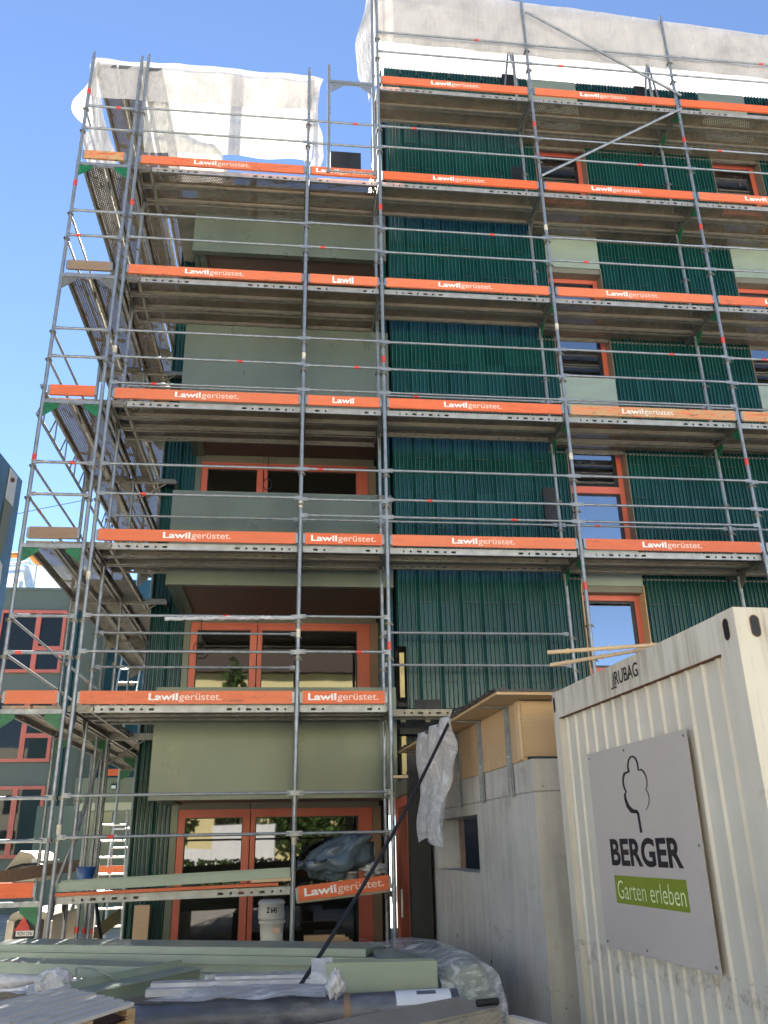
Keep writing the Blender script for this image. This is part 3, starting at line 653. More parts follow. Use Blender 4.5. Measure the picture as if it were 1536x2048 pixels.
for bay in ('BC', 'CD', 'DE', 'EF', 'FG'):
    x0, x1 = BX[bay]; L = round(x1-x0-.06, 3); L = 2.5 if L > 1.5 else 1.05
    lvs = {'BC': range(0, 6), 'CD': range(0, 6), 'DE': range(1, 7), 'EF': range(2, 7), 'FG': range(2, 7)}[bay]
    for k in lvs:
        lv = LV[k]; low = k == 0
        rows = ROWS if bay != 'DE' else ROWS[:2]
        if low: rows = ROWS[:1]
        if bay == 'DE' and k == 1: rows = ROWS[1:2]
        for y, nm in rows:
            nl = f'{nm} perforated steel plank, {ontop(bay, k)}'
            if low and bay == 'BC': plank(x0+.03, y, -.17, L, 'lone bare steel plank with slotted edge, lowest level before the balconies', 'steel scaffold planks', rot=(0, -.018, 0))
            elif low: plank(x0+.03, y, -.22, L, 'lone steel plank under the refuse sack, lowest level', 'steel scaffold planks', rot=(0, -.09, 0))
            else: plank(x0+.03, y, lv-.16, L, nl, 'steel scaffold planks', old=(nm != 'outer'))
        if low or (bay == 'DE' and k == 1): continue
        tx = TXT.get((bay, k)); kw = {}
        if tx:
            zc = lv-.07; q0 = aY(tx[0], 0, 0); 
            # lettering position measured along the board
            def xat(px):
                lo, hi = x0-3, x1+3
                for _ in range(50):
                    mid = (lo+hi)/2; P = Vector((mid, -.02, zc))-O_; pxx = 768+FPX*P.dot(R_)/P.dot(F_)
                    if pxx < px: lo = mid
                    else: hi = mid
                return (lo+hi)/2
            kw = dict(txt='half' if (bay, k) == ('CD', 3) else ('cut' if (bay, k) == ('CD', 4) else 'full'), tx0=xat(tx[0])-x0-.03, tx1=xat(tx[1])-x0-.03)
        worn = (bay, k) in (('EF', 3), ('FG', 3))
        lab = ('chipped pale wooden toe board with worn lettering, ' if worn else ('white lettered orange toe board, ' if tx else 'plain orange toe board, '))+ontop(bay, k)
        toe(x0+.03, -.005, lv-.15, L, lab, 'orange_worn' if worn else 'orange', worn=worn, **kw)
        # guard rails
    for k in lvs:
        lv = LV[k]
        if k == 0:
            rail(x0, -.035, .42, x1-x0, f'lower of two rails over the refuse level, {BAY[bay]}'); rail(x0, -.035, .85, x1-x0, f'upper of two rails over the refuse level, {BAY[bay]}'); continue
        if bay == 'DE' and k == 1:
            rail(x0, .76, 2.9, x1-x0, 'upper of two rails before the green wall above the plywood eave'); rail(x0, .76, 2.47, x1-x0, 'lower of two rails before the green wall above the plywood eave'); continue
        hs = (.46, .89) if k != 6 else (.52, .96)
        for h, nm in zip(hs, ('lower', 'upper')):
            rail(x0, -.035, lv+h+random.uniform(-.015, .02), x1-x0, f'{nm} front guard rail, {ontop(bay, k)}')
        if k in (2, 3, 4, 5) and bay in ('BC', 'DE', 'EF', 'FG') or (bay, k) == ('CD', 2):
            rail(x0, YI+.03, lv+.48, x1-x0, f'inner guard rail along the wall, {ontop(bay, k)}', r=.0165)
        if k == 1 and bay == 'BC':
            for h, nm in ((.43, 'lower'), (.87, 'upper')): rail(x0, YI+.03, lv+h, x1-x0, f'{nm} inner guard rail along the balcony, {ontop(bay, k)}', r=.0165)
        if k == 3 and bay in ('BC', 'CD', 'DE', 'EF'): rail(x0, -.02, lv+.08, x1-x0, f'thin rail just above the toe board, {ontop(bay, k)}', r=.014)
        if k == 2 and bay in ('CD', 'DE', 'EF'): rail(x0, -.02, lv+.24, x1-x0, f'thin lowest front rail, {ontop(bay, k)}', r=.016)
# steel ledger at the eave side of the first green wall
m = MB(); m.box(XD+.02, XE, .70, .76, 1.80, 1.87); tag(m.build('ledger_beam', 'steel'), 'broad steel ledger running into the plywood eave below green tiles', 'ledger beam')
# refuse level: tilted toe board, loose sheet and board
toe(XCc+.03, -.01, -.275, 1.07, 'tilted white lettered orange toe board in front of the grey refuse sack', 'orange', 'full', .10, .98, (0, -.095, 0))
m = MB(); a = aY(112, 1794, -.02); b = aY(597, 1763, -.02)
m.obox((.04, -.01, -.165), (2.35, 0, .055), (0, .15, 0), (0, 0, .03)); tag(m.build('toe_board', 'orange'), 'unlettered orange toe board lying flat on the bare lowest plank', 'toe board', 'orange toe boards')
m = MB(); m.obox((.02, .06, -.125), (2.5, 0, .085), (0, .2, 0), (0, 0, .012)); m.obox((.02, .06, -.113), (2.5, 0, .085), (0, .012, 0), (0, 0, .075)); m.obox((.02, .25, -.113), (2.5, 0, .085), (0, .012, 0), (0, 0, .095))
tag(m.build('sheet_metal_profile', 'panel_lt'), 'long sage green metal profile lying on the lowest scaffold plank', 'metal profile')
m = MB(); m.obox((2.1, -.03, -.075), (.43, 0, .012), (0, .1, 0), (0, 0, .03)); tag(m.build('batten', 'palewood'), 'short pale batten at the plank end beside the second post', 'batten')
# narrow end bay A-B
mats = {0: 'orange', 1: 'orange', 2: 'oldwood', 3: 'orange', 4: 'oldwood', 5: 'orange_worn'}
for k in range(6):
    lv = LV[k] if k else -.02
    toe(XA+.05, -.03, lv-.15, .64, {'orange': 'short orange toe board', 'oldwood': 'short bare brown toe board', 'orange_worn': 'short pale worn toe board'}[mats[k]]+f' closing the corner end bay, {LNAME[k]} level', mats[k])
    for h, nm in ((.44, 'lower'), (.88, 'upper')):
        rail(XA, -.035, LV[k]+h-(.05 if k == 0 else 0), XB0-XA, f'short {nm} rail closing the corner end bay, {LNAME[k]} level', 'short end rails', r=.02)
# side run along the left gable
SY = [0, 2.57, 5.14, 7.71]
for i in (1, 2, 3):
    frame((XA, SY[i]), (XB0, SY[i]), -1.35, 12.0, LV[1:6], ['', 'first', 'middle', 'rearmost'][i]+' frame of the side scaffold behind the left corner', (1,))
for i in range(3):
    nm_b = ['front', 'middle', 'rear'][i]
    for k in range(1, 7):
        if k == 6 and i > 1: continue
        for x, nm in ((XA+.36, 'outer'), (XA+.70, 'middle'), (.22, 'inner'), (.56, 'wall side')):
            if x > .5 and (i == 0 or k > 4): continue
            plank(x, SY[i]+.03, LV[k]-.16, 2.51, f'{nm} side run plank, {nm_b} bay behind the left corner, {LNAME[k]} level', 'side scaffold planks', True, (0, 0, R(90)))
        if k < 6:
            for h, nm in ((.44, 'lower'), (.88, 'upper')):
                rail(XA-.02, SY[i], LV[k]+h, 2.57, f'{nm} outer rail of the side run, {nm_b} bay, {LNAME[k]} level', 'side run guard rails', (0, 0, R(90)), r=.017)
    for h, nm in ((.44, 'lower'), (.88, 'upper')):
        pass
for i in (1, 2, 3):
    for k in range(1, 6):
        m = MB(); z = LV[k]-.26; y = SY[i]
        m.box(XB0, .58, y-.022, y+.022, z, z+.045); m.tube((XB0, y, z-.34), (.42, y, z), .014, 6)
        tag(m.build('console_bracket', 'steel_old'), 'wall side bracket under the side run planks, '+['', 'front', 'middle', 'rear'][i]+f' frame, {LNAME[k]} level', 'bracket', 'side run brackets')
# lattice girder on the outer side
m = MB(); A0, A1 = Vector((XA-.03, -.05, 5.98)), Vector((XA-.03, 5.2, 5.98)); h = Vector((0, 0, -.42))
m.tube(A0, A1, .022, 8); m.tube(A0+h, A1+h, .022, 8)
for k in range(9):
    p = A0.lerp(A1, k/9); q = A0.lerp(A1, (k+.5)/9); r_ = A0.lerp(A1, (k+1)/9)
    m.tube(p+h, q, .012, 6); m.tube(q, q+h, .012, 6)
tag(m.build('lattice_girder', 'steel'), 'lattice girder with zigzag webs clamped to the far left post', 'lattice girder')
# diagonal tubes
m = MB(); m.tube((XE+.04, -.06, 13.73), (XF+.07, -.06, 12.04), .022, 10); tag(m.build('diagonal_brace', 'steel'), 'diagonal tube crossing the white net at top right', 'brace')
m = MB(); m.tube((XE, -.06, 10.08), (XF+.02, -.06, 11.74), .022, 10); tag(m.build('diagonal_brace', 'steel'), 'diagonal tube rising right across the upper window bay', 'brace')
m = MB(); m.tube(aY(155, 1660, 1.0), aY(205, 1500, 1.6), .022, 8); m.tube(aY(100, 1800, .9), aY(155, 1660, 1.0), .022, 8); tag(m.build('diagonal_brace', 'steel'), 'dark diagonal tube low behind the left corner posts', 'brace')
m = MB(); m.tube(aY(370/2+5, 1790, 1.8), aY(205, 1905, 1.4), .022, 8); tag(m.build('diagonal_brace', 'blackplastic'), 'black strut leaning behind the blue bucket', 'brace')
for i, (px, py) in enumerate(((1017, 97), (1292, 120), (1550, 150))):
    p = aY(px, py, 1.0); m = MB()
    for dx in (-.16, .12): m.tube((p.x+dx, 1.0, ZT-.4), (p.x+.01*dx, 1.0, p.z), .02, 8)
    m.box(p.x-.05, p.x+.05, .97, 1.03, p.z-.02, p.z+.02)
    tag(m.build('roof_trestle', 'steel'), ['inverted V steel trestle left of the window column at the roof edge', 'inverted V steel trestle between window columns at the roof edge', 'inverted V steel trestle at the right edge of the roof'][i], 'trestle', 'roof edge trestles')

# ------------------------------------------------------------------ nets and sheets
def cloth(name, fn, nu, nv, mat, label, cat, amp=.05, fr=1.6, seed=0):
    m = MB()
    def g_(u, v):
        p = Vector(fn(u, v)); q = p*fr+Vector((seed, 0, 0))
        return p+Vector((noise.noise(q)*.5, noise.noise(q+Vector((9, 3, 1))), noise.noise(q+Vector((3, 7, 5)))*.4))*amp
    m.grid(g_, nu, nv)
    return tag(m.build(name, mat), label, cat)
def bil(a, b, c_, d): return lambda u, v: (Vector(a)*(1-u)+Vector(b)*u)*(1-v)+(Vector(d)*(1-u)+Vector(c_)*u)*v
cloth('dust_net', bil((XB+.03, .16, 10.25), (2.62, .16, 10.28), (2.62, .14, 11.92), (XB-.06, .14, 11.95)), 60, 36, 'sheet', 'bright white net hung above the left balconies', 'net', .06, 2.2)
cloth('dust_net', bil((XB-.02, .035, 11.12), (2.60, .035, 11.2), (2.66, .035, 11.95), (XB-.1, .035, 11.97)), 50, 16, 'net', 'grey second layer over the top of the left net', 'net', .035, 2.4, 4)
cloth('dust_net', lambda u, v: (2.58+.16*u+.05*math.sin(v*7), .04-.02*u, 10.0+1.9*v), 8, 30, 'net', 'loose net end flapping beside the second post', 'net', .12, 2.6, 8)
def wing(u, v):
    bul = math.sin(math.pi*min(1, max(0, v)))**.8
    return (XA+.0-u*.42*bul+.1*(1-u), .02+u*.5, 10.95+1.02*v+.0*u)
cloth('dust_net', wing, 20, 20, 'sheet', 'white net bulging out beyond the far left post', 'net', .06, 1.8, 2)
cloth('dust_net', bil((XA+.02, .03, 11.15), (XB0+.1, .03, 11.12), (XB0+.1, .03, 11.93), (XA+.02, .03, 11.95)), 20, 16, 'net', 'grey net across the top of the corner end bay', 'net', .03, 2.4, 5)
cloth('dust_net', lambda u, v: (XA+.02+.05*math.sin(v*5), .1+2.4*u, 10.25+1.65*v-.25*math.sin(u*3)*(1-v)), 26, 20, 'sheet', 'crumpled white net along the side run behind the corner', 'net', .14, 1.7, 3)
cloth('dust_net', bil((.35, .9, 10.3), (1.5, .8, 10.2), (1.0, .7, 11.0), (.2, .9, 11.3)), 20, 14, 'sheet', 'bunched cream net sagging onto the left roof deck', 'net', .16, 2.2, 6)
cloth('dust_net', bil((XD-.03, .03, 12.88), (XG+1, .03, 12.72), (XG+1, .03, 13.72), (XD-.05, .03, 14.25)), 110, 16, 'net', 'grey translucent net band across the top of the tall block', 'net', .04, 2.0, 7)
cloth('dust_net', bil((XD-.03, .09, 12.9), (XG+1, .09, 12.75), (XG+1, .09, 13.7), (XD-.05, .09, 14.22)), 110, 16, 'net', 'inner layer of the net band across the tall block', 'net', .03, 1.7, 17)
cloth('roof_sheet', bil((XD+.05, 1.30, ZT-.15), (XG+2, 1.30, ZT-.2), (XG+2, 1.25, ZT+1.9), (XD+.05, 1.25, ZT+2.0)), 60, 14, 'sheet', 'sunlit white plastic sheet behind the roof edge', 'sheet', .06, 1.2, 9)
cloth('dust_net', lambda u, v: (XD-.08-.24*u*math.sin(math.pi*min(1, v*.95+.02)), .02+.55*u, 12.0+2.4*v), 10, 26, 'sheet', 'cream net bundle bulging left of the tallest post', 'net', .13, 1.9, 11)

# ------------------------------------------------------------------ concrete wall with plywood formwork
w0 = Vector((4.08, .9, 0)); w1 = Vector((4.30, -3.67, 0)); we = (w1-w0).normalized(); wl = (w1-w0).length; wn = Vector((we.y, -we.x, 0))  # wn points left
if wn.x > 0: wn = -wn
def WP(u, off, z): p = w0+we*u+wn*off; return Vector((p.x, p.y, z))
cw = thing('concrete_wall', 'raw concrete wall with window opening beside the cream container', 'wall', (4.2, -1.5, GZ))
m = MB(); T = -.30
def wbox(u0, u1, z0, z1, o0=0., o1=T): m.obox(WP(u0, o1, z0), we*(u1-u0), wn*(o0-o1), (0, 0, z1-z0))
wbox(0, 1.12, GZ, .87); wbox(2.89, wl, GZ, .87); wbox(1.12, 2.89, GZ, .03); wbox(1.12, 2.89, .53, .87)
m.build('wall_body', 'concrete', cw)
m = MB(); p = WP(wl-.005, T-.004, GZ); m.obox(p, (1.6, .05, 0), we*-.30, (0, 0, 2.29)); m.build('return_wall', 'concrete', cw)
m = MB(); m.obox(WP(1.13, T+.0, .032), we*.05, wn*.05, (0, 0, .496)); m.build('opening_frame', 'oldwood', cw)
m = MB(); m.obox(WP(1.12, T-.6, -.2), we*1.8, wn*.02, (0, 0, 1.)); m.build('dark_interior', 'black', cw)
for u, z in ((.75, -.55), (1.9, -.56), (3.1, -.66)):
    m = MB(); m.tube(WP(u, -.01, z), WP(u, .003, z), .016, 10); m.build('tie_hole', 'black', cw)
# formwork: upstand boards with eave board
fw = thing('plywood_formwork', 'spruce plywood upstand with overhanging eave on top of the concrete wall', 'formwork', (4.2, -1.5, .87))
for u0, u1 in ((.3, 1.35), (1.36, 2.42), (2.43, 3.42), (3.43, 4.42)):
    m = MB(); m.obox(WP(u0, -.02, .872), we*(u1-u0), wn*.03, (0, 0, .458)); m.build('upstand_board', 'plywood', fw)
m = MB(); p = WP(4.425, .012, .90); m.obox(p, (1.6, .05, 0), we*.03, (0, 0, .42)); m.build('front_board', 'plywood', fw)
m = MB(); m.obox(WP(4.33, .01, .88), we*.09, wn*.02, (0, 0, .45)); m.build('corner_batten', 'palewood', fw)
m = MB(); m.obox(WP(.3, -.25, 1.335), we*4.37, wn*.52, (0, 0, .022)); m.obox(WP(4.67, -1.9, 1.335), we*.001, wn*.1, (0, 0, .02)); m.obox(WP(4.44, -1.7, 1.333), we*.24, wn*1.46, (0, 0, .022))
m.build('eave_board', 'plywood', fw)
m = MB()
for k in range(60):
    u = .3+k*.073; m.obox(WP(u, .255+random.random()*.02, 1.358), we*.075, wn*.02, (0, 0, .012+random.random()*.016))
for k in range(20): m.obox(WP(4.665, .24-k*.06, 1.357), we*.02, wn*-.06, (0, 0, .008+random.random()*.024))
m.build('sealing_membrane', 'blackplastic', fw)
for i, (u, nm) in enumerate(((.62, 'rearmost'), (2.35, 'third'), (3.22, 'second'), (4.10, 'nearest'))):
    m = MB(); m.obox(WP(u-.02, .012, .62), we*.045, wn*.008, (0, 0, .70)); m.obox(WP(u-.02, .012, .62), we*.006, wn*.035, (0, 0, .70))
    m.obox(WP(u-.02, .012, 1.317), we*.045, wn*.22, (0, 0, .012))
    tag(m.build('steel_bracket', 'steel'), nm+' angled steel bracket holding up the plywood eave, counted from the container', 'bracket', 'eave brackets')
# draped foil
def foil(u, v):
    if v < .12: a = WP(1.75+u*1.45, .28-(.12-v)*1.6, 1.385); return a
    v = (v-.12)/.88; bot = .30+.55*max(0, u-.62)/.38*(1 if u > .62 else 0)+.05*math.sin(u*9)
    a = WP(1.75+u*1.45+.12*v*(.5-u), .29+.045*math.sin(u*16+v*2)+.02*math.sin(v*9), 1.385+(bot-1.385)*v)
    return a
cloth('plastic_foil', foil, 60, 50, 'foil', 'white plastic foil draped over the plywood eave', 'plastic foil', .03, 3.2, 12)
m = MB(); m.obox(WP(.9, .45, 1.0), wn*-.45+we*.1, (0, .06, 0), (0, 0, .03)); tag(m.build('timber_lath', 'palewood'), 'pale lath sticking out below the rear end of the eave', 'lath')
# black cable from the pile to the eave
p0 = aY(588, 1990, -3.55); p1 = aY(905, 1430, -2.2); pts = []
for k in range(21):
    t_ = k/20; p = p0.lerp(p1, t_); p.z -= .10*math.sin(math.pi*t_); pts.append(p)
pts += [p1+Vector((.03, .1, .06)), p1+Vector((.12, .0, .07)), p1+Vector((.3, -.5, .10))]
m = MB(); m.path(pts, .015, 8); tag(m.build('black_hose', 'blackplastic'), 'black hose slung from the material pile up over the plywood eave', 'hose')

# ------------------------------------------------------------------ cream container with sign
ct = Vector((4.39, -4.03, -1.3)); ce = Vector((.0616, -.9981, 0)); cn = Vector((.9981, .0616, 0))
def CP(u, v, d=0.): return ct+ce*u-cn*d+Vector((0, 0, v))     # d>0 outwards (left)
cb = thing('site_container', 'cream steel site container with ribbed walls at the right edge', 'container', tuple(ct))
rotm = Matrix((ce, cn, Vector((0, 0, 1)))).transposed()
def cbox(m, u0, u1, v0, v1, d0, d1, mi=0): m.obox(CP(u0, v0, d0), ce*(u1-u0), -cn*(d1-d0), (0, 0, v1-v0), mi)
def ribbed_wall(m, P, L, z0, z1, pit=.155):
    n = int(L/pit); pts = []
    for k in range(n):
        a = k*L/n; w_ = L/n
        pts += [(a, 0), (a+w_*.36, .0), (a+w_*.42, .014), (a+w_*.49, .014), (a+w_*.55, 0)]
    pts.append((L, 0))
    vs = [];
    for a, d in pts: vs += [P(a, z0, d), P(a, z1, d)]
    m.add(vs, [(2*i, 2*i+2, 2*i+3, 2*i+1) for i in range(len(pts)-1)])
H = 2.6; LNG = 6.06
m = MB(); ribbed_wall(m, lambda a, z, d: CP(.10+a, z, -.035+d), 2.44-.26, .16, 2.42); m.build('end_wall', 'cream', cb)
m = MB(); ribbed_wall(m, lambda a, z, d: CP(2.44, z, -.18-a)+ce*(-.035+d), LNG-.36, .16, 2.42); m.build('side_wall', 'cream', cb)
m = MB()
cbox(m, 0, .10, 0, H, -.12, 0); cbox(m, 2.28, 2.44, 0, H, -.18, 0); cbox(m, .10, 2.28, 2.41, H-.002, -.12, -.002); cbox(m, .10, 2.28, 0, .17, -.12, -.002)
cbox(m, 2.32, 2.438, 2.41, H-.002, -LNG, -.18); cbox(m, 2.32, 2.438, 0, .17, -LNG, -.18); cbox(m, 2.28, 2.44, 0, H, -LNG-.1, -LNG)
m.build('frame', 'cream', cb)
m = MB(); cbox(m, .02, 2.42, H-.05, H-.006, -LNG, -.01); m.build('roof', 'cream', cb)
m = MB(); cbox(m, .1, 2.3, .1, 2.5, -LNG+.05, -.1); m.build('inner_lining', 'cream', cb)
def slot(P, nm='lifting_hole'):
    m = MB(); vs = []
    for k in range(20):
        t_ = 2*math.pi*k/20; a = .018*math.cos(t_); b = .022*math.sin(t_)+(.027 if math.sin(t_) > 0 else -.027); vs.append(P(a*1.2, b))
    m.add(vs, [tuple(range(20))]); m.build(nm, 'black', cb)
    m = MB(); vs = []
    for k in range(20):
        t_ = 2*math.pi*k/20; c1, s1 = math.cos(t_), math.sin(t_); o_ = .027 if s1 > 0 else -.027
        vs += [P(.0218*c1, .022*s1+o_), P(.026*c1, .027*s1+o_)]
    m.add(vs, [(2*k, 2*((k+1) % 20), 2*((k+1) % 20)+1, 2*k+1) for k in range(20)]); m.build('hole_rim', 'rust', cb)
slot(lambda a, b: CP(2.36+a, 2.51+b, .002)); slot(lambda a, b: CP(.035+a*.8, 2.51+b, .002)); slot(lambda a, b: CP(2.44, 2.51+b, -.10-a)+ce*.002)
m = MB(); cbox(m, 1.02, 1.10, 2.452, 2.461, 0, .0015)
for k in range(7): cbox(m, 1.03+k*.004, 1.072, 2.466+k*.012, 2.470+k*.012, 0, .0015)
cbox(m, 1.066, 1.070, 2.461, 2.55, 0, .0016); m.build('stripe_emblem', 'ink', cb)
m = MB(); text_into(m, 'RUBAG', 1.085, 1.40, 2.468, 2.552, lambda u, v: CP(u, v, .0016), .008); m.build('lettering', 'ink', cb)
for u0, u1, v in ((.1, 2.28, 2.408),):
    m = MB(); cbox(m, u0, u1, v-.004, v, -.03, .0); m.build('seam', 'rust', cb)
# sign
sg = thing('company_sign', 'taupe garden company sign with tree outline screwed to the cream container', 'sign', tuple(CP(1.2, .98, .02)))
SU0, SU1, SV0, SV1 = .555, 1.855, .985, 2.11
m = MB(); cbox(m, SU0, SU1, SV0, SV1, .001, .006); m.build('board', 'sign', sg)
nI = cn
def on_sign(px, py, d=.0075):
    dd = ray(px, py); q = CP(0, 0, d); t_ = (q-O_).dot(nI)/dd.dot(nI); return O_+dd*t_
m = MB()
text_into(m, 'BERGER', .765, 1.645, 1.44, 1.592, lambda u, v: CP(u, v, .0075), .032); m.build('lettering', 'ink', sg)
m = MB(); cbox(m, .775, 1.645, 1.237, 1.388, .0062, .0070); bnd = m.build('slogan_band', 'lime', sg)
m = MB(); text_into(m, 'Garten erleben', .81, 1.62, 1.262, 1.362, lambda u, v: CP(u, v, .0085), -.006); m.build('lettering', 'limetext', bnd)
# tree outline: stroke with varying width, traced on the flat board
TP = [(540, 855, 9), (528, 780, 9), (515, 705, 9), (505, 695, 14), (470, 690, 17), (440, 655, 13), (420, 600, 9), (415, 560, 7), (428, 545, 5), (412, 520, 6), (402, 480, 6), (402, 440, 7), (412, 405, 9), (445, 392, 10),
      (437, 350, 6), (443, 305, 6), (458, 280, 7), (475, 277, 7), (495, 290, 7), (510, 325, 6), (519, 385, 6), (535, 375, 8), (555, 388, 7), (575, 425, 5), (584, 465, 4), (583, 500, 4), (574, 523, 4), (590, 550, 4), (600, 590, 3.5), (598, 635, 3), (585, 668, 2.5), (570, 684, 1.5)]
m = MB(); vs = []
P2 = [(1140+x/3.79, 1440+y/3.79, w_/3.79) for x, y, w_ in TP]
for i, (x, y, w_) in enumerate(P2):
    a, b = P2[max(0, i-1)], P2[min(len(P2)-1, i+1)]; dx, dy = b[0]-a[0], b[1]-a[1]; l = math.hypot(dx, dy) or 1
    vs += [on_sign(x-dy/l*w_, y+dx/l*w_), on_sign(x+dy/l*w_, y-dx/l*w_)]
m.add(vs, [(2*i, 2*i+1, 2*i+3, 2*i+2) for i in range(len(P2)-1)]); m.build('tree_emblem', 'ink', sg)
for u, v in [(a, b) for a in (SU0+.025, (SU0+SU1)/2-.1, SU1-.03) for b in (SV0+.03, SV1-.03)]+[(SU1-.03, 1.55)]:
    m = MB(); m.tube(CP(u, v, .006), CP(u, v, .010), .007, 8); m.build('screw', 'steel_old', sg)
# bamboo canes on the container roof
for (a, b, lab) in (((1095, 1305), (1330, 1288), 'longer bamboo cane sticking out over the container roof edge'), ((1102, 1330), (1300, 1297), 'lower bamboo cane poking out beneath the longer one')):
    p, q = aZ(*a, 1.345), aZ(*b, 1.345); m = MB(); n_ = 9
    pts = [p.lerp(q+(q-p)*.6, k/n_) for k in range(n_+1)]
    for k in range(n_): m.tube(pts[k], pts[k+1], .013-.0004*k, 10)
    for k in range(1, n_, 2): m.tube(pts[k]-(q-p).normalized()*.008, pts[k]+(q-p).normalized()*.008, .0165, 10)
    tag(m.build('bamboo_cane', 'palewood'), lab, 'bamboo cane', 'bamboo canes')

# ------------------------------------------------------------------ material pile in the foreground
def prism(m, a, b, up, back, mi=0):   # bar from a to b with cross-section up x back
    a, b = Vector(a), Vector(b); m.obox(a, b-a, back, up, mi)
PZ = -.62
# timber supports under the pile
for i, x in enumerate((.2, 1.5, 2.8)):
    m = MB(); m.box(x, x+.2, -5.2, -1.7, GZ, -.86); tag(m.build('support_beam', 'oldwood'), ['left', 'middle', 'right'][i]+' squared timber under the pile of sheet metal', 'beam', 'timbers under the pile')
# long stack of folded sage panels
a = aZ(-40, 1887, -.50); b = aZ(760, 1897, -.50)
st = thing('sheet_metal_stack', 'long flat stack of sage green folded panels across the foreground', 'metal stack', (1.5, -2.2, -.86))
d = (b-a).normalized(); nb = Vector((-d.y, d.x, 0))
for k, (o_, h_) in enumerate(((0, .062), (.012, .07), (-.006, .065), (.02, .06))):
    m = MB(); z = -.50-sum((.062, .07, .065, .06)[:k+1])
    p = Vector((a.x, a.y, z))-nb*o_; L_ = (b-a).length-(.0 if k % 2 else .12)
    m.obox(p, d*L_, nb*.55, (0, 0, h_-.008)); m.obox(p-nb*.012, d*L_, nb*.02, (0, 0, .012)); m.obox(p-nb*.004, d*L_, nb*.02, (0, 0, h_-.004))
    m.build('folded_panel', 'panel_lt', st)
# second short panel and bent profile at the left
m = MB(); p = aZ(-20, 1926, -.60); q = aZ(290, 1938, -.60); dq = (q-p).normalized(); nq = Vector((-dq.y, dq.x, 0))
m.obox(p, q-p, nq*.3, (0, 0, .012)); m.obox(p-nq*.0, q-p, nq*.012, (0, 0, -.07)); tag(m.build('sheet_metal_profile', 'panel_lt'), 'short pale profile end with cut edge beside the tied plastic', 'metal profile')
p = aZ(165, 1990, -.62); q = aZ(400, 1938, -.60); dq = (q-p).normalized(); nq = Vector((-dq.y, dq.x, 0)); m = MB()
m.obox(p, q-p, nq*.2, (0, 0, .01)); m.obox(p, q-p, nq*.01, (0, 0, -.09)); m.obox(p+nq*.2, q-p, nq*-.01, (0, 0, .06)); m.obox(p-nq*.03, q-p, nq*.03, (0, 0, .008))
tag(m.build('sheet_metal_profile', 'panel_lt'), 'loose channel profile lying slantwise in front of the sage panel stack', 'metal profile')
m = MB(); pts = [aZ(155, 1962, -.6), aZ(152, 1940, -.55), aZ(156, 1934, -.53), aZ(185, 1938, -.52), aZ(222, 1952, -.55), aZ(224, 1962, -.6)]
m.path(pts, .007, 6); tag(m.build('strap_loop', 'panel_lt'), 'thin pale strap arching over the short profile', 'strap')
# films
cloth('plastic_film', bil(aZ(-40, 1985, -.70), aZ(330, 1988, -.70), aZ(300, 1962, -.64), aZ(-40, 1952, -.60)), 40, 14, 'film_w', 'crumpled milky film under the tied plastic knot at left', 'plastic film', .06, 6, 21)
def blob(name, c_, rx, ry, rz, mat, label, cat, amp=.25, fr=2.5, seed=0, n=26, taper=None, build=True):
    c_ = Vector(c_); m = MB()
    def fn(u, v):
        th = 2*math.pi*u; ph = math.pi*v-math.pi/2
        p = Vector((math.cos(th)*math.cos(ph), math.sin(th)*math.cos(ph), math.sin(ph)))
        nz = noise.noise(p*fr+Vector((seed, 0, 0)))+.6*(abs(noise.noise(p*fr*2.1+Vector((0, seed, 3))))-.3)+.3*abs(noise.noise(p*fr*4.3+Vector((seed, 1, 3))))
        s_ = 1+amp*nz
        q = Vector((p.x*rx*s_, p.y*ry*s_, p.z*rz*s_))
        if taper: q = taper(q)
        return c_+q
    m.grid(fn, n*2, n)
    return tag(m.build(name, mat), label, cat)
kn = aZ(105, 1965, -.56)
blob('plastic_knot', kn, .13, .08, .085, 'film_w', 'knotted white plastic bundle lying on the film at left', 'plastic bundle', .28, 1.6, 3)
m = MB(); m.path([aZ(-30, 1962, -.55), aZ(30, 1962, -.55), aZ(72, 1958, -.54), aZ(95, 1962, -.54)], [.05, .045, .025, .05], 12); tag(m.build('plastic_wrap', 'film_w'), 'twisted white plastic tail leading to the knotted bundle', 'plastic wrap')
# white wrapped lengths in the middle
for k, (y0, y1, z, xa, xb) in enumerate(((1968, 1962, -.60, 430, 660), (1982, 1972, -.62, 300, 660), (1995, 1984, -.645, 290, 660))):
    p = aZ(xa, y0, z); q = aZ(xb, y1, z); m = MB(); m.obox(p, q-p, (0, .12, 0), (0, 0, .045))
    tag(m.build('wrapped_profile', 'film_w'), ['rearmost', 'middle', 'nearest'][k]+' of the white film wrapped profiles behind the grey roll', 'wrapped profile', 'wrapped profiles')
m = MB(); p = aZ(410, 1957, -.58); q = aZ(625, 1950, -.58); m.path([p, p.lerp(q, .5), q], .028, 10); tag(m.build('wrapped_tube', 'film'), 'thin tube in clear film just below the sage panel stack', 'wrapped tube')
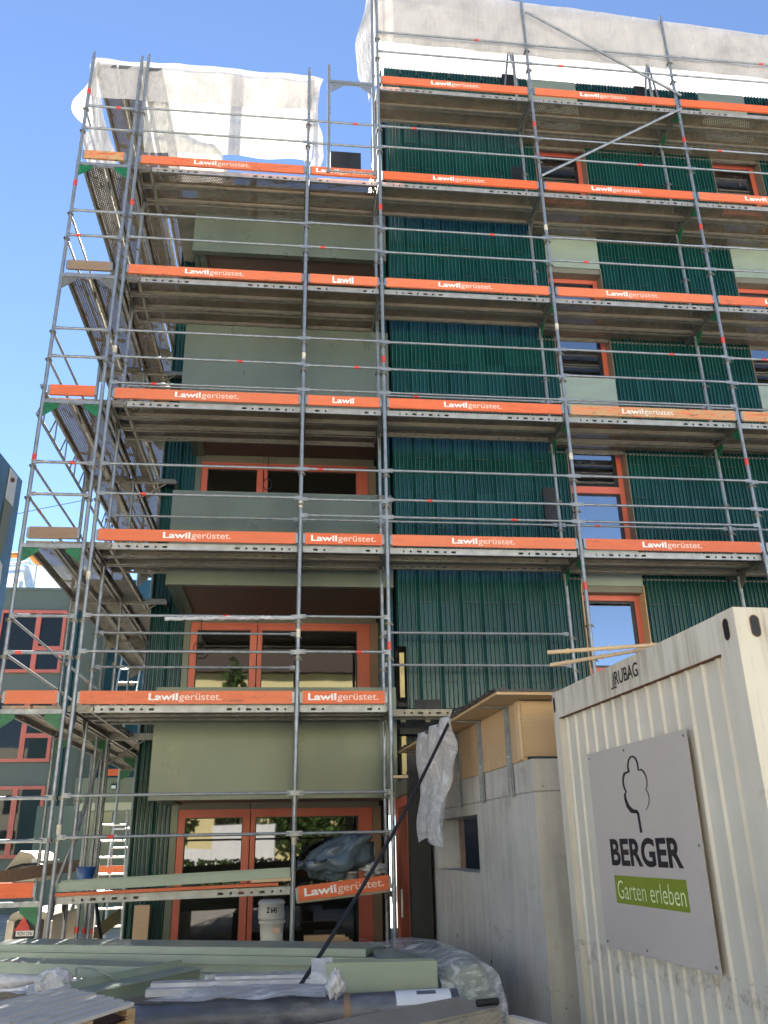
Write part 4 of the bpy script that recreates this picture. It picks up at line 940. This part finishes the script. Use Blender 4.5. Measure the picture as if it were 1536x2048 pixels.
# greenish wrapped panel bundle
p = aZ(652, 1988, -.66); q = aZ(876, 1984, -.66); m = MB()
for k in range(9): m.obox(p+Vector((0, .022*k, 0)), (q-p), (0, .022, 0), (0, 0, .19-.002*(k % 3)))
tag(m.build('panel_bundle', 'panel_lt'), 'upright bundle of sage strips with film around its left end', 'panel bundle')
cloth('plastic_film', bil(p+Vector((-.12, -.03, -.0)), p+Vector((.06, -.03, 0)), p+Vector((.05, .1, .22)), p+Vector((-.10, .1, .22))), 14, 14, 'film_w', 'white film wrapped on the left end of the sage strip bundle', 'plastic film', .06, 5, 31)
k0 = aZ(660, 1945, -.46)
blob('plastic_knot', k0+Vector((.04, 0, -.06)), .055, .04, .075, 'film_w', 'pointed white film tuft beside the black hose', 'plastic bundle', .6, 2, 9, 18, lambda q: Vector((q.x*(1-.6*max(0, q.z/.1)), q.y, q.z)))
# clear wrapped stack at the right end
def hump(u, v):
    f0, f1, b0, b1 = Vector((3.56, -3.68, 0)), Vector((4.0, -3.78, 0)), Vector((3.10, -1.95, 0)), Vector((4.02, -2.25, 0))
    p = (f0*(1-u)+f1*u)*(1-v)+(b0*(1-u)+b1*u)*v
    e = min((1-u)*1.6, v*2.2)*6
    p.z = -.475-.42*math.exp(-3*e*.6)-.05*max(0, u-.6)-.02*math.sin(u*9)
    return p
cloth('plastic_film', hump, 60, 60, 'film', 'clear plastic film wrapped over the stack end beside the concrete wall', 'plastic film', .06, 5.5, 41)
m = MB()
for k in range(5):
    z0 = -.86+.065*k; m.box(3.62, 3.93-.015*k, -3.5, -2.35, z0, z0+.063); m.box(3.2, 3.62, -3.1+.01*k, -2.15, z0, z0+.063)
tag(m.build('sheet_metal_stack', 'panel_lt'), 'panel stack inside the clear film beside the concrete wall', 'metal stack')
cloth('plastic_film', bil(aZ(285, 2003, -.615), aZ(650, 1992, -.60), aZ(655, 1966, -.565), aZ(430, 1970, -.565)), 50, 14, 'film_w', 'white film spread over the wrapped profiles behind the grey roll', 'plastic film', .045, 5, 51)
# grey roll with label and strap
p = aZ(250, 2040, -.72)+Vector((0, 0, -.02)); q = aZ(915, 2012, -.72)+Vector((0, 0, -.0))
rl = thing('membrane_roll', 'dusty grey blue roll with white label lying in front of the pile', 'roll', tuple((p+q)/2))
m = MB(); m.tube(p, q, .105, 28); m.build('roll_body', 'tube', rl)
dq = (q-p).normalized()
def wrap(t0, t1, r, a0, a1, n=14):
    up = Vector((0, 0, 1)); s_ = dq.cross(up).normalized(); up2 = s_.cross(dq); m = MB()
    vs = []
    for k in range(n+1):
        an = a0+(a1-a0)*k/n; e = s_*math.cos(an)+up2*math.sin(an)
        vs += [p.lerp(q, t0)+e*r, p.lerp(q, t1)+e*r]
    m.add(vs, [(2*k, 2*k+1, 2*k+3, 2*k+2) for k in range(n)], 0, True); return m
wrap(.805, .975, .1065, R(20), R(95)).build('label', 'paper', rl)
wrap(.87, .93, .1072, R(55), R(75)).build('print', 'tube', rl)
wrap(.645, .665, .109, R(-60), R(150)).build('strap', 'oldwood', rl)
# checker plate at the front
p1 = aZ(520, 2075, -.60); p2 = aZ(915, 1998, -.60); p3 = aZ(998, 2018, -.60)
ck = thing('checker_plate', 'aluminium checker plate ramp with turned down edge in the front', 'checker plate', tuple(p2))
e1 = p3-p2; m = MB(); L1 = (p1-p2)
m.obox(p2, L1, e1, (0, 0, .012)); m.obox(p3, L1, e1.normalized()*.012, (0, 0, -.075)); m.build('plate', 'checker', ck)
m = MB(); m.obox(p3+e1.normalized()*.013, L1*.98, e1.normalized()*.006, (0, 0, -.072)); m.build('edge_strip', 'checker', ck)
m = MB(); m.tube(p3+Vector((-.12, .02, .03)), p3+Vector((.01, .06, .03)), .02, 10); m.build('handle', 'blackplastic', ck)
m = MB(); m.obox(p3+Vector((.0, .05, -.12)), L1*.3, (.05, -.2, 0), (0, 0, .04)); m.obox(p3+Vector((.06, .1, -.3)), (.12, -.3, .0), (.05, .02, 0), (0, 0, .25)); tag(m.build('broken_board', 'pallet'), 'pale board offcut beneath the checker plate corner', 'board')
# pallet at lower left
pc = [aZ(-60, 2015, -.56), aZ(132, 1972, -.56), aZ(276, 2007, -.56), aZ(40, 2085, -.56)]
pl = thing('wooden_pallet', 'weathered wooden pallet of narrow slats at the lower left corner', 'pallet', tuple(pc[1]))
nsl = 8
for k in range(nsl):
    t0, t1 = k/nsl, (k+.62)/nsl
    A, B = pc[1].lerp(pc[2], t0), pc[1].lerp(pc[2], t1); C_, D_ = pc[0].lerp(pc[3], t1), pc[0].lerp(pc[3], t0)
    m = MB(); dz = Vector((0, 0, random.uniform(-.002, .004))); A, B, C_, D_ = [q+dz for q in (A, B, C_, D_)]; dn = Vector((0, 0, -.02))
    m.add([A, B, C_, D_, A+dn, B+dn, C_+dn, D_+dn], [(0, 1, 2, 3), (7, 6, 5, 4), (0, 4, 5, 1), (1, 5, 6, 2), (2, 6, 7, 3), (3, 7, 4, 0)]); m.build('slat', 'pallet', pl)
m = MB(); dn = Vector((0, 0, -.05)); A, B, C_, D_ = pc[1]+dn, pc[2]+dn, pc[3]+dn, pc[0]+dn; m.add([A, B, C_, D_], [(0, 1, 2, 3)]); m.add([q+Vector((0, 0, -.015)) for q in (A, B, C_, D_)], [(3, 2, 1, 0)]); m.build('bottom_board', 'darkwood', pl)
ax = (pc[0]-pc[1]).normalized(); bx = (pc[2]-pc[1])
for k in range(3):
    m = MB(); m.obox(pc[1]+ax*(.02+.38*k)+Vector((0, 0, -.022)), bx, ax*.08, (0, 0, -.02)); m.build('stringer', 'plywood', pl)
    for j in (0, .42, .86):
        m = MB(); m.obox(pc[1]+ax*(.02+.38*k)+bx*j+Vector((0, 0, -.043)), bx*.14, ax*.09, (0, 0, -.08)); m.build('block', 'plywood', pl)

# ------------------------------------------------------------------ things on the lowest level and by the doors
c0 = aY(668, 1712, .2)
def bt(q): return Vector((q.x+.35*q.z, q.y, q.z+.10*q.x))
sack = blob('refuse_sack', (c0.x+.02, .22, c0.z-.02), .40, .24, .22, 'bag', 'bulging dark grey refuse sack on the lowest scaffold plank', 'refuse sack', .30, 2.1, 5, 34, lambda q: Vector((q.x+.25*q.z, q.y, q.z+.32*q.x*(1 if q.z > 0 else .15))))
blob('crumpled_plastic', aY(748, 1738, .2), .13, .1, .07, 'film_w', 'crumpled white plastic beside the refuse sack', 'plastic bundle', .7, 3, 12, 20)
p = aY(703, 1752, .1); m = MB(); m.lathe((p.x, p.y, p.z-.07), [(.06, 0), (.06, .1), (.065, .1), (.065, .115), (.05, .115)], 18); tag(m.build('paint_tin', 'alu'), 'small metal paint tin at the foot of the refuse sack', 'paint tin')
# stacked white buckets by the window
p = aY(541, 1886, 1.7); zb = p.z
bk = thing('white_bucket', 'white bucket with black marker writing stacked on another by the window', 'bucket', (p.x, 1.7, zb+.28), 'white buckets by the window')
m = MB(); m.lathe((p.x, 1.7, zb+.27), [(.135, 0), (.162, .0), (.165, .03), (.16, .17), (.168, .175), (.165, .20), (.14, .225), (.02, .226)], 26); m.build('bucket_body', 'white', bk)
q0 = Vector((p.x, 1.7, zb+.33))
def cyl(u, v): an = -math.pi/2+u/.165; return Vector((q0.x+.1665*math.cos(an), q0.y+.1665*math.sin(an), q0.z+v))
m = MB(); text_into(m, 'Z 645', -.06, .075, .018, .085, cyl, .035); m.build('lettering', 'ink', bk)
bk2 = thing('white_bucket', 'lower white bucket carrying the marked bucket by the window', 'bucket', (p.x, 1.7, zb), 'white buckets by the window')
m = MB(); m.lathe((p.x+.01, 1.7, zb-.05), [(.165, 0), (.165, .06), (.138, .09), (.15, .27), (.165, .275), (.165, .305), (.12, .316), (.02, .318)], 26); m.build('bucket_body', 'white', bk2)
m = MB(); m.box(p.x+.02, p.x+.11, 1.7-.156, 1.7-.148, zb+.12, zb+.18); m.build('label', 'lettering_pink', bk2)
m = MB(); m.box(p.x-.5, p.x+.6, 1.4, 2.0, -1.4, zb-.052); tag(m.build('masonry_block', 'concrete'), 'low concrete plinth under the white buckets', 'plinth')
# timber stack by the window
for k in range(3):
    q = aY(608, 1884-6*k, 1.8); m = MB(); m.box(q.x, q.x+.62-.05*k, 1.8, 1.95, q.z-.04, q.z); tag(m.build('batten', 'palewood'), ['bottom', 'middle', 'top'][k]+' pale batten of the little stack by the right window', 'batten', 'battens by the window')
# yellow insulation board at the corner
q0 = aY(264, 1875, 2.6); q1 = aY(295, 1810, 2.6); m = MB(); m.box(q0.x, q0.x+.20, 2.6, 2.66, q0.z-.4, q1.z); tag(m.build('insulation_board', 'palewood'), 'upright yellow board leaning at the foot of the green corner', 'board')
# blue bucket
p = aY(169, 1768, 1.2); bb = thing('blue_bucket', 'blue plastic bucket hanging on the planks behind the left corner', 'bucket', tuple(p))
m = MB(); m.lathe((p.x, 1.2, p.z), [(.085, 0), (.11, .17), (.12, .17), (.12, .19), (.10, .19), (.085, .03)], 24); m.build('bucket_body', 'blue', bb)
m = MB(); m.path([(p.x+.11*math.cos(a_), 1.2-.02, p.z+.18+.10*math.sin(a_)-.25*(math.sin(a_) > 2)) for a_ in [math.pi*k/10 for k in range(11)]], .004, 6); m.build('handle', 'steel', bb)

# ------------------------------------------------------------------ left background
def bg_box(m, y, px0, py0, px1, py1, dep=.1, mi=0):     # upright box whose front covers a picture rectangle at depth y
    a, b = aY(px0, py0, y), aY(px1, py1, y); m.box(min(a.x, b.x), max(a.x, b.x), y, y+dep, min(a.z, b.z), max(a.z, b.z), mi)
YL = 18.0
lb = thing('neighbour_house', 'sage green house with coral windows behind the left corner', 'building', tuple(aY(60, 1880, YL)))
xr = aY(122, 1400, YL).x; xl = xr-7
zr = aY(100, 1178, YL).z
m = MB(); m.box(xl, xr, YL, YL+8, GZ, zr); m.build('wall', 'wall_sage', lb)
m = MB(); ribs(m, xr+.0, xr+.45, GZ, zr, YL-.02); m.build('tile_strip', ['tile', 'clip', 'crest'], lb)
m = MB(); m.box(xl, xr+.45, YL-.05, YL, zr-.06, zr+.03); m.build('roof_edge', 'panel', lb)
zt0 = aY(60, 1222, YL).z
for k in range(5):
    zt = zt0-2.76*k; zb = zt-2.05
    if zb < GZ: break
    for (xo, w_) in ((xr-.12-2.1, 2.1), (xr-.12-4.6, 2.1)):
        f = MB(); y = YL-.12; x0, x1 = xo, xo+w_; fw_ = .10; xm = x0+w_*.55
        f.box(x0, x0+fw_, y, y+.09, zb, zt); f.box(x1-fw_, x1, y, y+.09, zb, zt); f.box(x0+fw_, x1-fw_, y, y+.09, zt-fw_, zt); f.box(x0+fw_, x1-fw_, y, y+.09, zb, zb+fw_)
        f.box(xm, xm+.16, y+.001, y+.09, zb+fw_, zt-fw_)
        if k < 2: f.box(xm+.16, x1-fw_, y+.002, y+.09, zb+.72, zb+.86)
        o = f.build('window', 'frame', lb)
        g_ = MB(); g_.box(x0+fw_, x1-fw_, y+.05, y+.06, zb+fw_, zt-fw_); g_.build('pane', 'glass_dark', o)
m = MB(); q = aY(50, 1140, YL+1); m.box(xl, xr+.3, YL+.6, YL+.63, zr, zr+1.0); m.build('balustrade', 'railglass', lb)
for k in range(4):
    m = MB(); m.tube((xr-.2-1.3*k, YL+.58, zr), (xr-.2-1.3*k, YL+.58, zr+1.05), .03, 8); m.build('balustrade_post', 'alu', lb)
cn_ = thing('orange_canopy', 'orange edged canopy on the roof terrace of the sage house', 'canopy', tuple(aY(70, 1150, YL+2)))
m = MB(); a, b = aY(10, 1112, YL+1.2), aY(58, 1108, YL+1.2); c2 = aY(88, 1150, YL+2.6)
m.path([a, b, (b+c2)/2+Vector((0, 0, .1)), c2], .11, 8); m.build('canopy_edge', 'orange_cloth', cn_)
m = MB(); m.path([a-Vector((0, 0, .3)), b-Vector((0, 0, .32)), c2-Vector((0, 0, .28))], .06, 8); m.build('canopy_frame', 'white', cn_)
m = MB(); p = aY(50, 1160, YL+1.5); m.tube((p.x, YL+1.5, zr), (p.x, YL+1.5, p.z+.4), .07, 8); m.build('canopy_post', 'cream_wall', cn_)
# tall blue green corner at the far left edge
pt = aY(45, 962, 6.0); pb_x = pt.x
tb = thing('neighbour_tower', 'blue green clad building corner cut by the left picture edge', 'building', (pt.x-1, 5, GZ))
a_ = Vector((pt.x, pt.y, 0)); e_ = aZ(0, 905, pt.z); e_ = Vector((e_.x, e_.y, 0)); dd = (e_-a_).normalized(); b_ = a_+dd*9
nn = Vector((dd.y, -dd.x, 0)); nn = nn if nn.dot(Vector(CAM)-a_) > 0 else -nn
def on_tower(px, py, d=.0):
    r_ = ray(px, py); t_ = (a_+nn*d-Vector((CAM[0], CAM[1], 0))).dot(nn)/Vector((r_.x, r_.y, 0)).dot(nn); return O_+r_*t_
m = MB(); m.obox((a_.x, a_.y, GZ), dd*9, -nn*6, (0, 0, pt.z-GZ)); m.build('wall', 'tower', tb)
def tower_poly(nm, pts, mt, par, d=.02):
    m = MB(); f_ = [on_tower(*q, d) for q in pts]; n = len(f_); m.add(f_+[q-nn*d*.8 for q in f_], [tuple(range(n)), tuple(reversed(range(n, 2*n)))]+[(k, n+k, n+(k+1) % n, (k+1) % n) for k in range(n)]); return m.build(nm, mt, par)
pnl = tower_poly('white_panel', ((22, 936), (35, 953), (26, 1013), (12, 996)), 'white', tb)
tower_poly('red_mark', [(26+4*math.cos(R(a)), 960+5*math.sin(R(a))) for a in range(0, 360, 36)], 'rust', pnl, .03)
tower_poly('olive_panel', ((11, 1000), (25, 1016), (4, 1110), (-8, 1100)), 'olive_wall', tb)  # olive panel below the upper white one
tower_poly('white_panel', ((-6, 1110), (5, 1130), (0, 1172), (-10, 1170)), 'white', tb)
# far blue glass house seen between the poles
YG = 24.0
gb = thing('blue_house', 'bluish house far behind the side scaffold', 'building', tuple(aY(200, 1800, YG)))
m = MB(); a, b = aY(140, 1215, YG), aY(300, 1180, YG); m.box(a.x-.6, b.x+3, YG, YG+6, GZ, a.z+1.2); m.build('wall', 'tile_far', gb)
for px0, px1, py0, py1 in ((198, 210, 1262, 1310), (157, 166, 1353, 1388), (140, 152, 1508, 1543), (178, 192, 1225, 1300), (178, 192, 1330, 1400)):
    m = MB(); bg_box(m, YG-.06, px0, py0, px1, py1, .05); m.build('window_strip', 'glass', gb)
# olive parapet house behind the ladders
YO = 11.0
ob = thing('annex_house', 'olive parapet house behind the ladders with small wall lamp', 'building', tuple(aY(210, 1800, YO)))
m = MB(); bg_box(m, YO, 152, 1556, 272, 1606, .2); m.build('parapet', 'olive_wall', ob)
m = MB(); bg_box(m, YO-.03, 150, 1606, 272, 1620, .25); m.build('slab_edge', 'cream_wall', ob)
m = MB(); a, b = aY(118, 1612, YO+1), aY(270, 1890, YO+1); m.box(a.x-.5, b.x+.5, YO+1, YO+3, GZ, a.z); m.build('wall', 'wall_sage', ob)
m = MB(); bg_box(m, YO+.9, 173, 1625, 200, 1890, .08); m.build('door_strip', 'olive_wall', ob)
m = MB(); bg_box(m, YO-.08, 222, 1567, 236, 1577, .07); lp = m.build('wall_lamp', 'black', ob)
m = MB(); bg_box(m, YO-.1, 223, 1571, 231, 1577, .03); m.build('lens', 'white', lp)
# ladders
def ladder(px, pyt, pyb, y, label, w_=.38, lean=.5, n=None):
    a = aY(px, pyb, y); b = aY(px+14, pyt, y+lean); t = thing('aluminium_ladder', label, 'ladder', tuple(a), 'ladders in the side scaffold')
    L = (b-a).length; n = n or int(L/.28)
    for sx in (-.5, .5):
        m = MB(); q = Vector((w_*sx, 0, 0)); m.obox(a+q-Vector((.012, 0, 0)), b-a, (.025, 0, 0), (0, .06, 0)); m.build('rail', 'alu', t)
    for k in range(1, n):
        p = a.lerp(b, k/n); m = MB(); m.tube(p+Vector((-w_/2, .03, 0)), p+Vector((w_/2, .03, 0)), .016, 8); m.build('rung', 'alu', t)
ladder(214, 1618, 1890, 6.2, 'long aluminium ladder leaning behind the left corner scaffold', .46, .5)
ladder(236, 1620, 1735, 7.0, 'second aluminium ladder overlapping the long one', .38, .3)
ladder(250, 1312, 1392, 8.0, 'short ladder visible above the second side scaffold level', .42, .3)
ladder(226, 1505, 1545, 8.4, 'short ladder top beside the far orange board', .42, .2)
for px0, px1, py0, py1, y, lab, mt in ((194, 248, 1732, 1747, 7.4, 'small orange board across the foot of the ladders', 'orange'), (214, 258, 1538, 1551, 8.6, 'small far orange board above the olive parapet', 'orange'), (234, 268, 1362, 1371, 8.6, 'small brown board far back above the second side level', 'oldwood')):
    m = MB(); bg_box(m, y, px0, py0, px1, py1, .03); tag(m.build('toe_board', mt), lab, 'toe board', 'far toe boards')
m = MB(); p, q = aY(185, 1888, 3.2), aY(238, 1845, 4.0); m.obox(p, q-p, (.0, .05, 0), (0, 0, .2)); tag(m.build('timber_plank', 'plywood'), 'bright plank propped aslant below the ladders', 'plank')
m = MB(); p, q = aY(-10, 1770, .9), aY(155, 1742, 2.6); m.obox(p, q-p, (0, .03, 0), (0, 0, .14)); tag(m.build('timber_plank', 'oldwood'), 'brown plank running back behind the lowest corner toe board', 'plank')
# props with red collars, behind the left corner
for i, (px, y) in enumerate(((150, 2.4), (165, 3.0), (178, 3.4))):
    p = aY(px, 1892, y); m = MB(); m.tube((p.x, y, GZ), (p.x, y, 1.8), .024, 10); m.tube((p.x, y, p.z+.15), (p.x, y, p.z+.22), .03, 10, 1)
    tag(m.build('steel_prop', ['steel', 'red_tape']), ['left', 'middle', 'right'][i]+' of three steel props with red collar behind the corner', 'prop', 'props behind the corner')
# trailer and excavator cover
TY = 2.2
tr = thing('equipment_trailer', 'beige trailer with number plate and red triangle behind the left corner', 'trailer', tuple(aY(35, 1885, TY)))
def rr_panel(m, px0, py0, px1, py1, y, dep, r=.08, mi=0):
    a, b = aY(px0, py1, y), aY(px1, py0, y); x0, x1, z0, z1 = a.x, b.x, a.z, b.z; pts = []
    for cx, cz, a0 in ((x1-r, z1-r, 0), (x0+r, z1-r, 90), (x0+r, z0+r, 180), (x1-r, z0+r, 270)):
        for k in range(5): t_ = R(a0+k*22.5); pts.append((cx+r*math.cos(t_), cz+r*math.sin(t_)))
    n = len(pts); vs = [(x, y, z) for x, z in pts]+[(x, y+dep, z) for x, z in pts]
    m.add(vs, [tuple(reversed(range(n))), tuple(range(n, 2*n))]+[(k, (k+1) % n, n+(k+1) % n, n+k) for k in range(n)], mi)
m = MB(); rr_panel(m, 6, 1822, 100, 1925, TY, 1.6, .1); m.build('body', 'beige_machine', tr)
m = MB(); rr_panel(m, 20, 1838, 88, 1925, TY-.02, .03, .03); m.build('tailgate', 'black', tr)
m = MB(); p = aY(46, 1850, TY-.03); s_ = .10; m.add([(p.x-s_, TY-.03, p.z-.07), (p.x+s_, TY-.03, p.z-.07), (p.x, TY-.03, p.z+.1), (p.x-s_, TY-.022, p.z-.07), (p.x+s_, TY-.022, p.z-.07), (p.x, TY-.022, p.z+.1)], [(0, 1, 2), (0, 3, 4, 1), (1, 4, 5, 2), (2, 5, 3, 0)]); m.build('warning_triangle', 'red_tape', tr)
m = MB(); bg_box(m, TY-.035, 32, 1862, 66, 1872, .012); npl = m.build('number_plate', 'white', tr)
a, b = aY(34, 1871, TY-.037), aY(64, 1863.5, TY-.037); m = MB(); text_into(m, '9ZH 276', a.x, b.x, a.z, b.z, lambda u, v: Vector((u, TY-.0375, v)), .01); m.build('lettering', 'ink', npl)
for q in (14, 92):
    m = MB(); bg_box(m, TY-.03, q, 1842, q+5, 1915, .02); m.build('reflector_strip', 'white_tape', tr)
xv = thing('small_excavator', 'beige hood of a small digger behind the left corner posts', 'digger', tuple(aY(45, 1760, 3.2)))
m = MB(); y = 3.2; P = [aY(*q, y) for q in ((-10, 1765), (40, 1702), (62, 1706), (76, 1722), (78, 1762))]
n = len(P); vs = P+[q+Vector((0, 1.2, 0)) for q in P]; m.add(vs, [tuple(range(n)), tuple(reversed(range(n, 2*n)))]+[(k, n+k, n+(k+1) % n, (k+1) % n) for k in range(n)]); m.build('hood', 'beige_machine', xv)
m = MB(); m.path([aY(*q, y-.04) for q in ((4, 1768), (8, 1750), (20, 1738), (45, 1731), (75, 1729), (100, 1736), (108, 1752))], .025, 8); m.build('hose', 'blackplastic', xv)
m = MB(); bg_box(m, y-.03, 64, 1718, 75, 1742, .02); m.build('decal', 'white', xv)
# thin cable across the sky at left
m = MB(); m.path([aY(-20, 1040, 20), aY(70, 1020, 20), aY(170, 1000, 20)], .012, 6); tag(m.build('overhead_cable', 'blackplastic'), 'thin overhead cable crossing the sky at the left', 'cable')
# little fittings on the scaffold: orange junction box and wrapped rail
m = MB(); p = aY(377, 455, 2.8); m.box(p.x-.06, p.x+.06, 2.7, 2.78, p.z-.08, p.z+.05); tag(m.build('junction_box', 'frame'), 'small coral end cap on the green corner below the fifth deck', 'fitting')
m = MB(); pa = aY(330, 1237, -.035); pb = aY(590, 1235, -.035); m.path([pa.lerp(pb, k/40)+Vector((0, random.uniform(-.006, .006), random.uniform(-.006, .006))) for k in range(41)], .024, 8)
tag(m.build('rail_wrapping', 'film_w'), 'shreds of clear tape wrapped round the rail before the first balcony', 'wrapping')
m = MB(); p = aY(400, 1296, 2.75); m.path([(p.x+.0, 2.75, p.z+.7), (p.x, 2.75, p.z+.11)]+[(p.x+.1*math.sin(a_), 2.75, p.z+.1*math.cos(a_)) for a_ in [2*math.pi*k/16 for k in range(17)]], .008, 6); tag(m.build('cable_coil', 'blackplastic'), 'coil of black cable hanging at the first balcony window', 'cable')
m = MB(); p = aY(535, 968, 2.75); m.path([(p.x, 2.75, p.z+.5), (p.x, 2.75, p.z+.11)]+[(p.x+.07*math.sin(a_), 2.75, p.z+.1*math.cos(a_)) for a_ in [2*math.pi*k/16 for k in range(17)]], .008, 6); tag(m.build('cable_coil', 'blackplastic'), 'coil of black cable hanging at the second balcony window', 'cable')
m = MB(); a, b = aY(661, 302, .4), aY(722, 338, .4); m.box(a.x, b.x, .4, .46, b.z-.1, a.z); tag(m.build('dark_panel', 'black'), 'dark board standing on the sixth level against the sky', 'board')

# ------------------------------------------------------------------ street side behind the camera (mirrored in the glass)
yh = thing('yellow_house', 'pale yellow house across the street, mirrored in the balcony windows', 'building', (2, -33, GZ))
m = MB(); m.box(-9, 12, -40, -33, GZ, 9.6); m.build('wall', 'yellow_wall', yh)
m = MB(); m.add([(-9.5, -32.5, 9.6), (12.5, -32.5, 9.6), (12.5, -36.5, 14.5), (-9.5, -36.5, 14.5), (-9.5, -40.5, 9.6), (12.5, -40.5, 9.6)], [(0, 1, 2, 3), (3, 2, 5, 4), (0, 3, 4), (1, 5, 2)]); m.build('roof', 'roof', yh)
for k in range(3):
    for j in range(6):
        x = -8+3.3*j; z = .5+3.0*k; m = MB(); m.box(x, x+1.3, -33.02, -32.95, z, z+1.6); m.build('window', 'glass_low', yh)
for x in (-6.0, -1.0, 4.2, 8.4):
    m = MB(); m.add([(x, -32.9, 8.4), (x+3.6, -32.9, 8.4), (x+3.6, -31.6, 7.4), (x, -31.6, 7.4), (x+3.6, -31.6, 7.0), (x, -31.6, 7.0)], [(0, 1, 2, 3), (3, 2, 4, 5)]); m.build('awning', 'turq', yh)
for x0, x1, lab, mt in ((-34, -11, 'unseen cream house added left of the yellow house to bounce sunlight', 'cream_house'), (14, 38, 'unseen white house added right of the yellow house to bounce sunlight', 'white_house')):  # pale houses added to bounce sunlight onto the shaded facade
    hh = thing('added_bounce_house', lab, 'building', ((x0+x1)/2, -34, GZ)); m = MB(); m.box(x0, x1, -42, -34, GZ, 8.8); m.build('wall', mt, hh)
    for k in range(3):
        for j in range(6):
            x = x0+2+3.4*j; z = .5+2.9*k; m = MB(); m.box(x, x+1.2, -34.02, -33.95, z, z+1.5); m.build('window', 'glass_low', hh)
def tree(x, y, h, r, label):
    t = thing('street_tree', label, 'tree', (x, y, GZ), 'trees across the street')
    m = MB(); m.tube((x, y, GZ), (x, y, GZ+h*.5), .16, 8, 0, .09); m.build('trunk', 'bark', t)
    m = MB(); rnd = random.Random(int(x*7+y))
    for _ in range(1100):
        d_ = Vector((rnd.gauss(0, 1), rnd.gauss(0, 1), rnd.gauss(0, 1))).normalized()*(rnd.random()**.4)
        c_ = Vector((x, y, GZ+h*.62))+Vector((d_.x*r, d_.y*r, d_.z*h*.4)); a = Vector((rnd.gauss(0, 1), rnd.gauss(0, 1), rnd.gauss(0, 1))).normalized()*.22; b = a.orthogonal().normalized()*.15
        m.quad(c_-a, c_-b, c_+a, c_+b)
    m.build('crown', 'leaf', t)
tree(-3.5, -26, 5.2, 1.9, 'round street tree left of the white van across the street'); tree(3.2, -27, 4.6, 2.0, 'round street tree right of the white van across the street'); tree(-.5, -29.5, 11, .9, 'slim tall street tree before the yellow house')
hd = thing('added_hedge', 'low dark hedge added behind the camera to darken the ground floor glass', 'hedge', (0, -13.2, GZ))  # hedge added to keep the bright ground out of the glass reflections
m = MB(); rnd = random.Random(5)
for _ in range(5000):
    c_ = Vector((rnd.uniform(-9, 10), -13.2+rnd.uniform(-.45, .45), GZ+1.35*rnd.random()**.7)); a = Vector((rnd.gauss(0, 1), rnd.gauss(0, 1), rnd.gauss(0, 1))).normalized()*.11; b = a.orthogonal().normalized()*.08
    m.quad(c_-a, c_-b, c_+a, c_+b)
m.build('foliage', 'leaf', hd)
wv = thing('white_van', 'white box van parked across the street', 'van', (.3, -22, GZ))
m = MB(); m.box(-.6, 2.0, -24, -22, GZ+.4, GZ+2.6); m.build('body', 'white', wv)
m = MB(); m.box(-1.7, -.62, -23.9, -22.1, GZ+.4, GZ+1.7); m.build('cab', 'white', wv)
for x in (-1.2, 1.4):
    m = MB(); m.tube((x, -22.1, GZ+.36), (x, -21.95, GZ+.36), .36, 18); m.build('wheel', 'blackplastic', wv)
